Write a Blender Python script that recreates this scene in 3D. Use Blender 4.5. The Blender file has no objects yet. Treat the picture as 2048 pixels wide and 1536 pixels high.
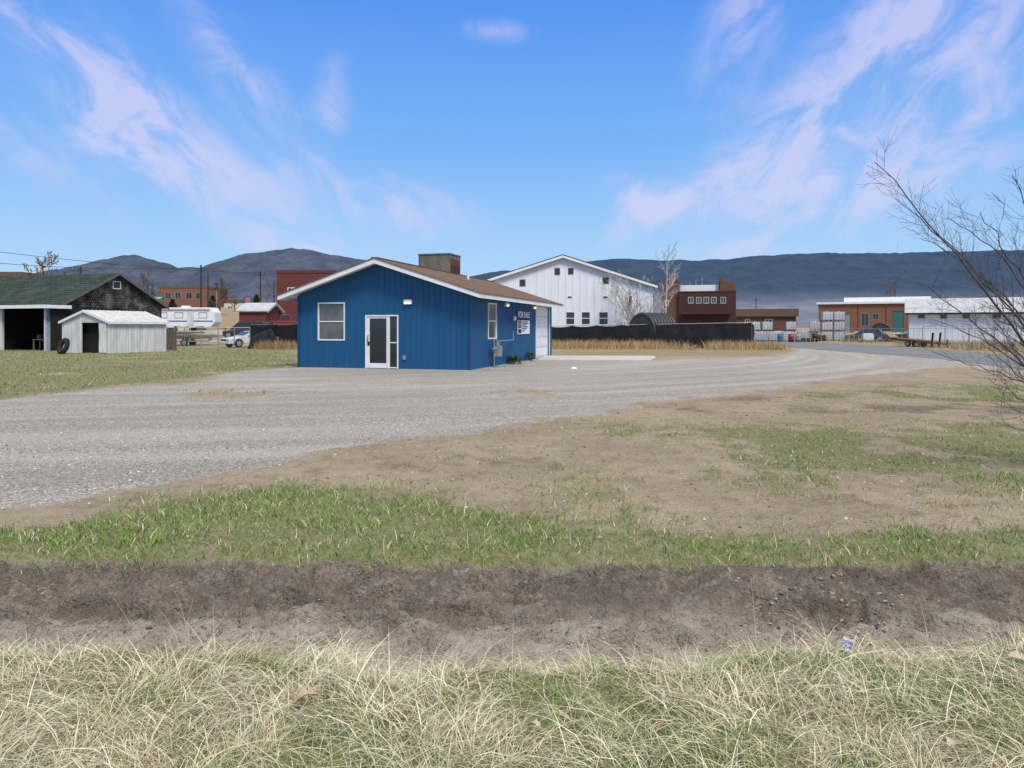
import bpy, bmesh, math, random
import numpy as np
from mathutils import Vector, Matrix
random.seed(11); rng = np.random.default_rng(11)
R = math.radians; PI = math.pi
F = 1420.0; HX = 1024.0; HY = 655.0; EYE = 1.6      # measured from the photograph: focal length in px, horizon row, eye height
scene = bpy.context.scene; COL = scene.collection

def at(px, py, Y): return Vector(((px-HX)/F*Y, Y, EYE-(py-HY)/F*Y))
def gp(px, py):
    Y = EYE*F/(py-HY); return Vector(((px-HX)/F*Y, Y, 0))
def U(a, b): return random.uniform(a, b)

# ---------------------------------------------------------------- numpy noise and terrain
def vnoise(x, y, seed=0):
    x = np.asarray(x, float); y = np.asarray(y, float)
    xi = np.floor(x).astype(np.int64); yi = np.floor(y).astype(np.int64); xf = x-xi; yf = y-yi
    def h(a, b):
        n = (a*374761393+b*668265263+seed*1442695) & 0xFFFFFFFF
        n = ((n ^ (n >> 13))*1274126177) & 0xFFFFFFFF
        return ((n ^ (n >> 16)) & 0xFFFF)/65535.0
    u = xf*xf*(3-2*xf); v = yf*yf*(3-2*yf)
    return (h(xi, yi)*(1-u)+h(xi+1, yi)*u)*(1-v)+(h(xi, yi+1)*(1-u)+h(xi+1, yi+1)*u)*v
def fbm(x, y, o=4, seed=0):
    s = 0; a = 1; t = 0; x = np.asarray(x, float); y = np.asarray(y, float)
    for i in range(o):
        s = s+a*vnoise(x*2**i+i*17.3, y*2**i-i*9.1, seed+i); t += a; a *= .5
    return s/t
def sm(a, b, x):
    t = np.clip((np.asarray(x, float)-a)/(b-a), 0, 1); return t*t*(3-2*t)
def sdf(x, y, poly):
    d = np.full(x.shape, 1e18); ins = np.zeros(x.shape, bool)
    for i in range(len(poly)):
        ax, ay = poly[i][0], poly[i][1]; bx, by = poly[i-1][0], poly[i-1][1]
        ex, ey = bx-ax, by-ay; wx, wy = x-ax, y-ay
        t = np.clip((wx*ex+wy*ey)/(ex*ex+ey*ey+1e-12), 0, 1)
        d = np.minimum(d, (wx-ex*t)**2+(wy-ey*t)**2)
        c = ((ay > y) != (by > y))
        if abs(ey) > 1e-9: ins ^= c & (x < ex*(y-ay)/ey+ax)
    d = np.sqrt(d); return np.where(ins, d, -d)
def P(*pts): return [gp(a, b) for a, b in pts]
GRAVEL = P((-900, 1095), (-300, 1045), (0, 1014), (300, 960), (430, 946), (640, 902), (900, 876), (1050, 846), (1200, 822), (1380, 795), (1560, 776),
           (1700, 754), (1830, 738), (1960, 733), (2048, 745), (2200, 752), (2200, 735), (1900, 716), (1740, 708), (1600, 697), (1560, 713), (1310, 720), (1080, 713), (950, 700), (700, 715),
           (597, 735), (480, 744), (400, 764), (200, 778), (0, 803), (-900, 860))
STRIP = P((400, 1008), (600, 984), (900, 1002), (1100, 1030), (1300, 1046), (1600, 1070), (2048, 1080), (2500, 1085), (2500, 1180), (2048, 1175), (1700, 1170),
          (1200, 1170), (900, 1170), (450, 1170), (200, 1170), (-400, 1170), (-400, 1088), (0, 1082), (220, 1058))
LAWN = P((-700, 690), (0, 690), (330, 692), (600, 695), (600, 733), (480, 743), (400, 763), (200, 777), (0, 802), (-700, 850))
PATCH1 = P((1400, 908), (1500, 876), (1700, 856), (2048, 842), (2400, 840), (2400, 960), (2048, 936), (1800, 955), (1530, 945))
PATCH2 = P((1050, 885), (1200, 855), (1400, 850), (1640, 860), (1500, 890), (1250, 905))
PATCH3 = P((1600, 795), (1850, 770), (2200, 760), (2200, 805), (1700, 808))
DARK1 = P((1330, 815), (1450, 797), (1700, 792), (2200, 808), (2200, 838), (1640, 838), (1500, 832))
RUT = P((560, 945), (800, 915), (1100, 905), (1400, 915), (1330, 940), (1000, 950), (750, 962))
BROWN = [P((340, 790), (430, 780), (590, 783), (560, 795), (420, 797)), P((960, 785), (1050, 775), (1160, 778), (1100, 790), (1000, 793))]
TANS = P((1080, 690), (1103, 715), (1310, 712), (1560, 714), (1640, 703), (1500, 684))

def lipwob(x): return (fbm(x*.8, x*0+3.1, 4, 5)-.5)*.30+(fbm(x*4, x*0+1.1, 4, 8)-.5)*.13
def ditch_mask(x, y):
    yy = y-lipwob(x)
    near = sm(3.35, 3.90, y+(fbm(x*1.3, x*0, 3, 9)-.5)*.5); far = sm(4.60, 5.26, yy)
    return near*(1-far), yy
def GZ(x, y, fine=True):
    x = np.asarray(x, float); y = np.asarray(y, float)
    m, yy = ditch_mask(x, y)
    z = -.27*m
    if fine:
        closef = 1-sm(8, 30, y)
        z = z+(fbm(x*.55, y*.55, 3, 21)-.5)*.10*closef*sm(2.0, 3.2, y)*(1-m)
        b = sm(.05, .4, m)*sm(3.85, 4.25, y)
        wx = x+.25*(fbm(x*2.5, y*2.5, 3, 14)-.5); wy = y+.25*(fbm(x*2.5+9, y*2.5, 3, 15)-.5)
        rid = 1-np.abs(2*fbm(wx*2.6, wy*5.0, 5, 3)-1)
        rough = .25+.9*sm(.42, .66, fbm(x*1.4, y*2.2, 3, 55))
        z = z+b*((rid-.75)*.11+(fbm(wx*7, wy*5, 5, 6)-.5)*.10*rough)
        led = fbm(wx*1.1, wy*6, 3, 66); z = z+b*.085*(sm(.45, .55, led)-.5)*sm(.1, .5, m)
        z = z+sm(.05, .4, m)*(fbm(x*15, y*17, 4, 31)-.5)*.055*rough
        z = z+closef*(fbm(x*8, y*8, 4, 77)-.5)*.036
    left = 1-sm(-20, -7, x)
    z = z+left*(sm(58, 85, y)*1.2+sm(85, 165, y)*5.0)+sm(24, 40, x)*sm(85, 120, y)*.7
    return z
def gz(x, y): return float(GZ(np.array([x]), np.array([y]), False)[0])

def masks(x, y):
    w = .12+.022*np.abs(y)
    n1 = fbm(x*1.2, y*1.2, 4, 41)-.5; n2 = fbm(x*.45, y*.45, 4, 43)-.5; n3 = fbm(x*4, y*4, 3, 47)-.5
    e = w*3.0*n1+w*2.0*n3
    soft = lambda p, k=1.0: np.clip(.5+(sdf(x, y, p)+e*k)/(w*k*2), 0, 1)
    gravel = soft(GRAVEL)
    for b in BROWN: gravel = gravel*(1-.75*soft(b, 1.5))
    m, yy = ditch_mask(x, y)
    lot = (1-sm(60, 90, y))*sm(4.2, 5.0, y)
    fringe = sm(4.92, 5.08, yy)*(1-sm(5.50, 5.85, yy))
    green = np.maximum.reduce([soft(STRIP, 1.6)*np.clip(.88+n1*2.6+n3*1.2, 0, 1), .95*fringe*np.clip(1.0+n3*1.6, 0, 1),
                               1.0*soft(PATCH1, 2.4)*np.clip(.90+n1*2.6+n3, 0, 1), .80*soft(PATCH2, 2)*np.clip(.65+n1*4, 0, 1), .9*soft(PATCH3, 2)*np.clip(.65+n1*4, 0, 1),
                               .95*soft(LAWN, 1.2)*np.clip(.95+n1*1.6+n2, 0, 1), np.where(y < 3.9, 1-sm(3.3, 3.75, y), 0),
                               .58*np.clip(.08+n2*3.4+n1*1.6+n3, 0, 1)*lot*(.45+.55*sm(-1, 3, x))])
    green = green*(1-gravel)*(1-sm(.12, .5, m))
    ditch = sm(.08, .35, m)
    bank = ditch*sm(4.32, 4.78, yy)
    dark = np.maximum.reduce([.8*soft(DARK1, 2)*np.clip(.75+n1*2.5, 0, 1), .42*soft(RUT, 2)*np.clip(.6+n1*3, 0, 1), .32*np.clip(-.02-n2*3+n1*2.4+n3*.6, 0, 1)*lot])*(1-gravel)
    tan = np.maximum(soft(TANS, 1.2), np.where((x > 26) & (y > 40), .8, 0))
    tan = np.maximum(tan, sm(55, 75, y)*(1-gravel))
    return gravel, green, ditch, bank, dark, tan

# ---------------------------------------------------------------- node helpers and materials
def nd(nt, typ, ins=None, **at_):
    n = nt.nodes.new(typ)
    for k, v in at_.items(): setattr(n, k, v)
    for k, v in (ins or {}).items():
        s = n.inputs[k]
        if isinstance(v, bpy.types.NodeSocket): nt.links.new(v, s)
        else: s.default_value = v
    return n
def mth(nt, op, a, b=0.0, c=0.0, clamp=False):
    n = nd(nt, 'ShaderNodeMath', {0: a, 1: b, 2: c}, operation=op); n.use_clamp = clamp; return n.outputs[0]
def mixc(nt, f, a, b, blend='MIX'):
    n = nt.nodes.new('ShaderNodeMix'); n.data_type = 'RGBA'; n.blend_type = blend
    for i, v in ((0, f), (6, a), (7, b)):
        if isinstance(v, bpy.types.NodeSocket): nt.links.new(v, n.inputs[i])
        else: n.inputs[i].default_value = v if i == 0 else (tuple(v)+(1,))[:4]
    return n.outputs[2]
def noise(nt, vec, scale, detail=4, rough=.55, dist=0.0):
    return nd(nt, 'ShaderNodeTexNoise', {'Vector': vec, 'Scale': scale, 'Detail': detail, 'Roughness': rough, 'Distortion': dist}).outputs['Fac']
def mapr(nt, v, a, b, c=0.0, d=1.0):
    n = nd(nt, 'ShaderNodeMapRange', {'Value': v, 'From Min': a, 'From Max': b, 'To Min': c, 'To Max': d}); n.interpolation_type = 'SMOOTHSTEP'; return n.outputs[0]
def newmat(name):
    m = bpy.data.materials.new(name); m.use_nodes = True; nt = m.node_tree
    b = nt.nodes['Principled BSDF']; return m, nt, b
def objco(nt): return nd(nt, 'ShaderNodeTexCoord').outputs['Object']
def bumpn(nt, b, h, strength=.3, dist=.02):
    n = nd(nt, 'ShaderNodeBump', {'Height': h, 'Strength': strength, 'Distance': dist}); nt.links.new(n.outputs[0], b.inputs['Normal'])
def pm(name, c1, c2=None, scale=3.0, rough=.75, bump=0.0, metal=0.0, spec=.3, stretch=(1, 1, 1), emit=0.0, trans=0.0):
    m, nt, b = newmat(name)
    c2 = c2 or tuple(x*.8 for x in c1)
    mp = nd(nt, 'ShaderNodeMapping', {'Vector': objco(nt), 'Scale': stretch}).outputs[0]
    f = mapr(nt, noise(nt, mp, scale, 4, .6), .3, .7)
    c = mixc(nt, f, c1, c2)
    nt.links.new(c, b.inputs['Base Color'])
    b.inputs['Roughness'].default_value = rough; b.inputs['Metallic'].default_value = metal; b.inputs['Specular IOR Level'].default_value = spec
    if bump: bumpn(nt, b, noise(nt, mp, scale*6, 3), bump, .02)
    if emit:
        nt.links.new(c, b.inputs['Emission Color']); b.inputs['Emission Strength'].default_value = emit
    return m
def uvnode(nt, mode):
    s = nd(nt, 'ShaderNodeSeparateXYZ', {0: objco(nt)})
    x, y, z = s.outputs
    if mode == 'wall': return nd(nt, 'ShaderNodeCombineXYZ', {0: mth(nt, 'ADD', x, y), 1: z}).outputs[0]
    if mode == 'roofy': return nd(nt, 'ShaderNodeCombineXYZ', {0: y, 1: mth(nt, 'MULTIPLY', z, 3.2)}).outputs[0]
    return nd(nt, 'ShaderNodeCombineXYZ', {0: x, 1: mth(nt, 'MULTIPLY', z, 2.1)}).outputs[0]
def brickmat(name, c1, c2, mortar, mode='wall', bw=.24, bh=.075, ms=.008, rough=.85, bump=.4, weather=.35, wcol=(.1, .08, .07), wscale=.7):
    m, nt, b = newmat(name); uv = uvnode(nt, mode)
    br = nd(nt, 'ShaderNodeTexBrick', {'Vector': uv, 'Color1': c1+(1,), 'Color2': c2+(1,), 'Mortar': mortar+(1,), 'Scale': 1.0, 'Mortar Size': ms, 'Brick Width': bw, 'Row Height': bh, 'Bias': 0.0})
    w = mapr(nt, noise(nt, objco(nt), wscale, 6, .65), .42, .75, 0, weather)
    nt.links.new(mixc(nt, w, br.outputs['Color'], wcol), b.inputs['Base Color'])
    b.inputs['Roughness'].default_value = rough; b.inputs['Specular IOR Level'].default_value = .2
    if bump: bumpn(nt, b, mth(nt, 'SUBTRACT', 1.0, br.outputs['Fac']), bump, .01)
    return m
def attrmat(name, rough=.75):
    m, nt, b = newmat(name)
    a = nd(nt, 'ShaderNodeAttribute', attribute_name='Col')
    nt.links.new(a.outputs['Color'], b.inputs['Base Color']); b.inputs['Roughness'].default_value = rough; b.inputs['Specular IOR Level'].default_value = .15
    return m

M = {}
M['blue'] = pm('blue_metal', (.011, .092, .215), (.009, .078, .185), 1.2, .45, spec=.35, stretch=(3, 3, .4))
M['bluetrim'] = pm('blue_trim', (.009, .068, .17), None, 2, .4)
M['white'] = pm('white_paint', (.80, .80, .79), (.72, .72, .71), 2, .5)
M['whitemetal'] = pm('white_siding', (.76, .77, .79), (.69, .70, .73), .8, .55, stretch=(3, 3, .3))
M['greywhite'] = pm('dull_white_roof', (.50, .50, .51), (.40, .40, .41), 1.2, .6)
M['dirtywhite'] = pm('worn_white_metal', (.66, .65, .63), (.50, .48, .46), 1.4, .6, stretch=(2, 2, .5))
M['glass'] = pm('dark_glass', (.018, .022, .026), (.03, .034, .038), .8, .06, spec=.6)
M['reflpaintglass'] = pm('glass_painted_reflection', (.15, .155, .155), (.075, .08, .082), 1.6, .12, spec=.6, stretch=(1, 1, .6))  # pale grey base colour paints the reflection into the panes
M['interior'] = pm('interior_shade_black', (.012, .011, .010), (.02, .018, .016), 2, .95)  # near-black colour stands in for the shade inside the openings
M['black'] = pm('black_plastic', (.012, .012, .013), (.02, .02, .021), 6, .5)
M['pipeblack'] = pm('black_pipe', (.022, .023, .026), (.036, .037, .04), 4, .45, spec=.4)
M['reeldark'] = pm('dark_grey_reel', (.075, .077, .08), (.05, .052, .055), 2, .6)
M['rubber'] = pm('rubber', (.018, .018, .018), (.03, .03, .028), 9, .85, .3)
M['blackcloth'] = pm('black_fabric', (.010, .010, .012), (.018, .018, .021), 3, .8, .3)
M['steel'] = pm('galvanised_steel', (.36, .37, .38), (.28, .29, .30), 4, .45, metal=.5)
M['greypaint'] = pm('grey_paint', (.30, .31, .31), (.22, .23, .23), 3, .6)
M['coolermetal'] = pm('weathered_sheet_metal', (.20, .185, .165), (.13, .105, .085), 2.2, .6, stretch=(2, 2, .6))
M['rust'] = pm('rusty_brown_panel', (.17, .06, .038), (.11, .045, .03), 5, .8, .3)
M['concrete'] = pm('concrete', (.52, .50, .46), (.42, .40, .37), 3, .9, .3)
M['wood'] = pm('weathered_wood', (.30, .22, .14), (.19, .14, .10), 3, .85, .3, stretch=(1, 8, 1))
M['greywood'] = pm('grey_wood', (.15, .135, .12), (.09, .08, .07), 3, .9, .3, stretch=(6, 6, .6))
M['pole'] = pm('pole_wood', (.075, .055, .042), (.045, .034, .028), 4, .9, .2, stretch=(5, 5, .5))
M['red'] = pm('red_paint', (.20, .02, .024), (.15, .015, .02), 2, .4, spec=.4)
M['maroon'] = pm('sign_red', (.22, .02, .035), (.19, .018, .03), 2, .5)
M['navy'] = pm('sign_navy', (.012, .02, .06), None, 2, .5)
M['signwhite'] = pm('sign_white', (.85, .85, .85), (.80, .80, .80), 2, .5)
M['cartonwhite'] = pm('crumpled_card', (.66, .66, .66), (.50, .50, .52), 40, .6)
M['green'] = pm('road_sign_green', (.01, .16, .08), None, 2, .5)
M['teal'] = pm('teal_paint', (.05, .16, .15), (.04, .13, .12), 2, .6)
M['cream'] = pm('cream_paint', (.66, .62, .52), (.55, .52, .44), 1.5, .4)
M['carwhite'] = pm('car_white', (.68, .68, .67), (.58, .58, .57), 1.5, .35, spec=.4)
M['cardark'] = pm('car_dark', (.02, .025, .024), (.03, .034, .032), 1, .25, spec=.5)
M['lens'] = pm('lamp_lens', (.9, .86, .74), (.85, .8, .7), 3, .3, emit=.9)
M['headlight'] = pm('headlight_lens', (.7, .72, .74), None, 3, .1)
M['tail'] = pm('tail_lens', (.3, .02, .02), None, 3, .2)
M['tote'] = pm('white_tote_plastic', (.70, .72, .73), (.56, .58, .59), 1.4, .4)
M['wrap'] = pm('white_wrapping_film', (.72, .73, .74), (.58, .59, .60), 2.5, .35, .2)
M['orange'] = pm('orange_paint', (.55, .18, .04), None, 2, .5)
M['signblue'] = pm('sign_blue', (.04, .12, .35), None, 2, .5)
M['skin'] = pm('portrait_tone', (.45, .25, .17), None, 2, .6)
M['paleblue'] = brickmat('pale_blue_block', (.47, .55, .61), (.39, .47, .54), (.28, .33, .38), 'wall', .42, .2, .02, .85, .3, .5, (.36, .36, .35))
M['shingle'] = brickmat('brown_shingle', (.21, .130, .082), (.135, .083, .054), (.06, .04, .028), 'roofy', .3, .14, .012, .9, .5, .35, (.26, .18, .12), 2)
M['greenroof'] = brickmat('green_shingle', (.042, .066, .048), (.026, .044, .034), (.012, .02, .016), 'roofx', .5, .22, .02, .9, .6, .6, (.095, .092, .075), .9)
M['oldshingle'] = brickmat('weathered_wall_shingle', (.085, .068, .06), (.05, .04, .036), (.012, .01, .01), 'wall', .18, .19, .03, .95, .8, .7, (.26, .24, .23), 1.3)
M['brickdark'] = brickmat('dark_maroon_brick', (.075, .034, .029), (.055, .026, .023), (.08, .05, .045), wcol=(.055, .028, .025))
M['brickbrown'] = brickmat('brown_red_brick', (.165, .078, .053), (.13, .06, .042), (.14, .095, .08), wcol=(.11, .058, .042))
M['brickorange'] = brickmat('orange_brick', (.27, .118, .068), (.21, .090, .052), (.20, .13, .1), wcol=(.17, .085, .055))
M['brickred'] = brickmat('red_brick', (.16, .042, .036), (.125, .034, .03), (.13, .07, .06), wcol=(.10, .034, .03))
M['brownroof'] = pm('brown_roof', (.16, .10, .065), (.12, .075, .05), 2, .9)
M['bark'] = pm('grey_bark', (.115, .097, .094), (.068, .057, .057), 14, .9, .4, stretch=(1, 1, .4))
M['palebark'] = pm('pale_bark', (.52, .48, .46), (.34, .30, .29), 2, .9)
M['farbark'] = pm('brown_twigs', (.16, .11, .085), (.11, .08, .065), 3, .95)
M['yellowtwig'] = pm('rusty_foliage', (.27, .17, .09), (.18, .12, .07), 2, .95)
M['weed'] = pm('weed_leaf', (.045, .10, .025), (.03, .07, .02), 6, .6)
M['evergreen'] = pm('dark_needles', (.025, .045, .028), (.018, .032, .02), 3, .9)
M['leaf'] = pm('dry_leaf', (.44, .34, .23), (.31, .23, .15), 20, .8)
M['paleleaf'] = pm('pale_leaf', (.50, .42, .32), (.38, .31, .23), 20, .8)
M['cartonblue'] = pm('carton_blue', (.10, .13, .38), (.22, .25, .48), 50, .6)
M['grassblade'] = attrmat('grass_blade')
M['pebble'] = attrmat('pebble', .95)

# ---------------------------------------------------------------- mesh builder
class MB:
    def __init__(s): s.v = []; s.f = []
    def add(s, vs, fs, X=None):
        o = len(s.v)
        for p in vs:
            p = Vector(p); s.v.append(tuple(X @ p) if X is not None else tuple(p))
        s.f += [tuple(i+o for i in f) for f in fs]; return s
    def box(s, x0, x1, y0, y1, z0, z1, X=None):
        return s.add([(x0, y0, z0), (x1, y0, z0), (x1, y1, z0), (x0, y1, z0), (x0, y0, z1), (x1, y0, z1), (x1, y1, z1), (x0, y1, z1)],
                     [(3, 2, 1, 0), (4, 5, 6, 7), (0, 1, 5, 4), (1, 2, 6, 5), (2, 3, 7, 6), (3, 0, 4, 7)], X)
    def prism(s, poly, axis, a, b, X=None):
        def mk(p, t):
            return {'x': (t, p[0], p[1]), 'y': (p[0], t, p[1]), 'z': (p[0], p[1], t)}[axis]
        n = len(poly); vs = [mk(p, a) for p in poly]+[mk(p, b) for p in poly]
        return s.add(vs, [tuple(range(n))[::-1], tuple(range(n, 2*n))]+[(i, (i+1) % n, n+(i+1) % n, n+i) for i in range(n)], X)
    def tube(s, pts, rs, n=6, X=None, cap=True):
        pts = [Vector(p) for p in pts]
        if not isinstance(rs, (list, tuple)): rs = [rs]*len(pts)
        vs = []; fs = []
        for i, p in enumerate(pts):
            t = (pts[min(i+1, len(pts)-1)]-pts[max(i-1, 0)])
            t = t.normalized() if t.length > 1e-9 else Vector((0, 0, 1))
            ref = Vector((0, 0, 1)) if abs(t.z) < .9 else Vector((1, 0, 0))
            a = t.cross(ref).normalized(); b = t.cross(a)
            for k in range(n):
                q = 2*PI*k/n; vs.append(p+(a*math.cos(q)+b*math.sin(q))*rs[i])
        for i in range(len(pts)-1):
            for k in range(n): fs.append((i*n+k, i*n+(k+1) % n, (i+1)*n+(k+1) % n, (i+1)*n+k))
        if cap: fs += [tuple(range(n))[::-1], tuple(range((len(pts)-1)*n, len(pts)*n))]
        return s.add(vs, fs, X)
    def ring(s, c, axis, Rr, r, n=28, m=8, X=None):
        c = Vector(c); ax = Vector(axis).normalized(); a = ax.orthogonal().normalized(); b = ax.cross(a); vs = []; fs = []
        for i in range(n):
            q = 2*PI*i/n; e = a*math.cos(q)+b*math.sin(q)
            for k in range(m):
                w = 2*PI*k/m; vs.append(c+e*(Rr+r*math.cos(w))+ax*r*math.sin(w))
        for i in range(n):
            for k in range(m): fs.append((i*m+k, ((i+1) % n)*m+k, ((i+1) % n)*m+(k+1) % m, i*m+(k+1) % m))
        return s.add(vs, fs, X)
    def reveal(s, holes, z0, X, depth):
        for a, b, c, d in holes:
            c = max(c, z0)
            s.add([(a, 0, c), (b, 0, c), (b, 0, d), (a, 0, d), (a, depth, c), (b, depth, c), (b, depth, d), (a, depth, d)],
                  [(0, 1, 5, 4), (1, 2, 6, 5), (2, 3, 7, 6), (3, 0, 4, 7)], X)
    def panel(s, u0, u1, z0, z1, holes, X, depth=.1):
        return s.gpanel(u0, u1, z0, lambda u: z1, holes, X, depth, [])
    def gpanel(s, u0, u1, z0, top, holes, X, depth=.1, extra=(0.0,)):
        """wall in (u, z) with holes cut through it and a top edge given by top(u), straight between the break points"""
        us = sorted({u0, u1, *extra, *[h[0] for h in holes], *[h[1] for h in holes]})
        for i in range(len(us)-1):
            a, b = us[i], us[i+1]; mid = (a+b)/2; z = z0
            for h in sorted([h for h in holes if h[0] < mid < h[1]], key=lambda h: h[2]):
                if h[2] > z+1e-4: s.add([(a, 0, z), (b, 0, z), (b, 0, h[2]), (a, 0, h[2])], [(0, 1, 2, 3)], X)
                z = h[3]
            s.add([(a, 0, z), (b, 0, z), (b, 0, top(b)), (a, 0, top(a))], [(0, 1, 2, 3)], X)
        s.reveal(holes, z0, X, depth); return s
    def build(s, name, mat, parent=None, smooth=False, bevel=0.0, recalc=True):
        me = bpy.data.meshes.new(name); me.from_pydata(s.v, [], s.f); me.update()
        if recalc and len(s.f) < 60000:
            bm = bmesh.new(); bm.from_mesh(me); bmesh.ops.recalc_face_normals(bm, faces=bm.faces); bm.to_mesh(me); bm.free()
        o = bpy.data.objects.new(name, me); COL.objects.link(o)
        me.materials.append(M[mat] if isinstance(mat, str) else mat)
        if smooth: me.polygons.foreach_set('use_smooth', [True]*len(me.polygons))
        if parent is not None: o.parent = parent
        if bevel:
            b = o.modifiers.new('bevel', 'BEVEL'); b.width = bevel; b.segments = 2; b.limit_method = 'ANGLE'
        return o
def tag(o, label, cat, group=None, kind=None):
    o['label'] = label; o['category'] = cat
    if group: o['group'] = group
    if kind: o['kind'] = kind
    return o
def struct(o, label, cat): return tag(o, label, cat, None, 'structure')
def thing(name, label, cat, loc=(0, 0, 0), rz=0.0, group=None):
    o = bpy.data.objects.new(name, None); COL.objects.link(o); o.location = loc; o.rotation_euler = (0, 0, rz); o.empty_display_size = .1
    return tag(o, label, cat, group)
def dup(root, loc, rz, label=None, scale=1.0):
    r = root.copy(); COL.objects.link(r); r.location = loc; r.rotation_euler = (0, 0, rz); r.scale = (scale,)*3
    if label: r['label'] = label
    for ch in list(root.children):
        c = ch.copy(); COL.objects.link(c); c.parent = r
        for g in list(ch.children):
            d = g.copy(); COL.objects.link(d); d.parent = c
    return r
def local_hit(root, plane, c, px, py):
    X = (Matrix.Translation(root.location) @ Matrix.Rotation(root.rotation_euler.z, 4, 'Z')).inverted()
    o = X @ Vector((0, 0, EYE)); d = X.to_3x3() @ Vector(((px-HX)/F, 1, -(py-HY)/F))
    k = 0 if plane == 'x' else 1
    t = (c-o[k])/d[k]; p = o+d*t
    return (p[1-k], p.z)
def rect(root, plane, c, px0, py0, px1, py1):
    cx, cy = (px0+px1)/2, (py0+py1)/2
    return (local_hit(root, plane, c, px0, cy)[0], local_hit(root, plane, c, px1, cy)[0], local_hit(root, plane, c, cx, py1)[1], local_hit(root, plane, c, cx, py0)[1])
IDM = Matrix.Identity(4)
def side_m(x): return Matrix(((0, -1, 0, x), (1, 0, 0, 0), (0, 0, 1, 0), (0, 0, 0, 1)))       # (u, depth, z) on a wall facing +x
def window(root, X, r, fw=.06, fmat='white', bar=None, name='window', depth=.06, glass='glass'):
    a, b, c, d = r; f = MB()
    for q in ((a, b, c, c+fw), (a, b, d-fw, d), (a, a+fw, c+fw, d-fw), (b-fw, b, c+fw, d-fw)): f.box(q[0], q[1], -.025, depth, q[2], q[3], X)
    if bar == 'h': f.box(a+fw, b-fw, .0, depth, (c+d)/2-fw*.4, (c+d)/2+fw*.4, X)
    if bar == 'v': f.box((a+b)/2-fw*.4, (a+b)/2+fw*.4, .0, depth, c+fw, d-fw, X)
    fo = f.build(name, fmat, root)
    MB().box(a+fw*.8, b-fw*.8, depth*.55, depth*.8, c+fw*.8, d-fw*.8, X).build('pane', glass, fo)
    return fo
def ribs(mb, u0, u1, z0, ztop, holes, X, sp=.3, w=.035, t=.022):
    n = max(1, int((u1-u0)/sp))
    for i in range(n+1):
        u = u0+.04+(u1-u0-.08)*i/n; top = ztop(u) if callable(ztop) else ztop
        iv = [(z0, top)]
        for h in holes:
            if h[0]-.09 < u < h[1]+.09:
                nv = []
                for a, b in iv:
                    if h[2]-.05 > a: nv.append((a, min(b, h[2]-.05)))
                    if h[3]+.06 < b: nv.append((max(a, h[3]+.06), b))
                iv = [q for q in nv if q[1]-q[0] > .03]
        for a, b in iv:
            mb.add([(u-w, 0, a), (u-w*.45, -t, a), (u+w*.45, -t, a), (u+w, 0, a), (u-w, 0, b), (u-w*.45, -t, b), (u+w*.45, -t, b), (u+w, 0, b)],
                   [(0, 1, 5, 4), (1, 2, 6, 5), (2, 3, 7, 6), (4, 5, 6, 7), (3, 2, 1, 0)], X)

# ---------------------------------------------------------------- camera, light, sky
cam = bpy.data.cameras.new('camera'); co = bpy.data.objects.new('camera', cam); COL.objects.link(co)
co.location = (0, 0, EYE); co.rotation_euler = (R(90), 0, 0)
cam.sensor_width = 36; cam.sensor_fit = 'HORIZONTAL'; cam.lens = F/2048*36; cam.shift_y = -(768-HY)/2048; cam.clip_end = 30000; cam.clip_start = .05
scene.camera = co
scene.view_settings.view_transform = 'Standard'; scene.view_settings.look = 'None'; scene.view_settings.exposure = 0
sun_dir = Vector((.30, -.60, .90)).normalized()
sl = bpy.data.lights.new('sun', 'SUN'); sl.energy = 3.1; sl.angle = R(16); sl.color = (1, .94, .845)
so = bpy.data.objects.new('sun', sl); COL.objects.link(so); so.rotation_euler = sun_dir.to_track_quat('Z', 'Y').to_euler()
wd = bpy.data.worlds.new('World'); scene.world = wd; wd.use_nodes = True; nt = wd.node_tree
bg = nt.nodes['Background']; bg.inputs['Strength'].default_value = .1
gen = nd(nt, 'ShaderNodeTexCoord').outputs['Generated']
s3 = nd(nt, 'ShaderNodeSeparateXYZ', {0: nd(nt, 'ShaderNodeVectorMath', {0: gen}, operation='NORMALIZE').outputs[0]})
az = mth(nt, 'ARCTAN2', s3.outputs[0], s3.outputs[1]); el = s3.outputs[2]
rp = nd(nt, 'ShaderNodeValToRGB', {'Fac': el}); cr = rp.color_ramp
stops = [(0.0, (.55, .75, .97)), (.10, (.39, .65, .965)), (.24, (.205, .475, .955)), (.41, (.096, .32, .905)), (.52, (.14, .35, .84)), (.70, (1, 1, 1))]  # white stops overhead are added out of view to neutralise the blue fill
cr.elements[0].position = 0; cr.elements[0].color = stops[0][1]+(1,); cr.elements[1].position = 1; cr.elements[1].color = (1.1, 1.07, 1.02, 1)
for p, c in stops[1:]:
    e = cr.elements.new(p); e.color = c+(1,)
vec = nd(nt, 'ShaderNodeCombineXYZ', {0: az, 1: el}).outputs[0]
side = mapr(nt, az, -.22, .22)
vab = nd(nt, 'ShaderNodeCombineXYZ', {0: mth(nt, 'ABSOLUTE', az), 1: el, 2: mth(nt, 'MULTIPLY', side, 2.3)}).outputs[0]
vrot = nd(nt, 'ShaderNodeMapping', {'Vector': vab, 'Rotation': (0, 0, R(-40)), 'Location': (4.1, 1.7, .4)}).outputs[0]
nz = noise(nt, nd(nt, 'ShaderNodeMapping', {'Vector': vrot, 'Scale': (5.0, 8.6, 1)}).outputs[0], 1.9, 7, .60, .6)
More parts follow.
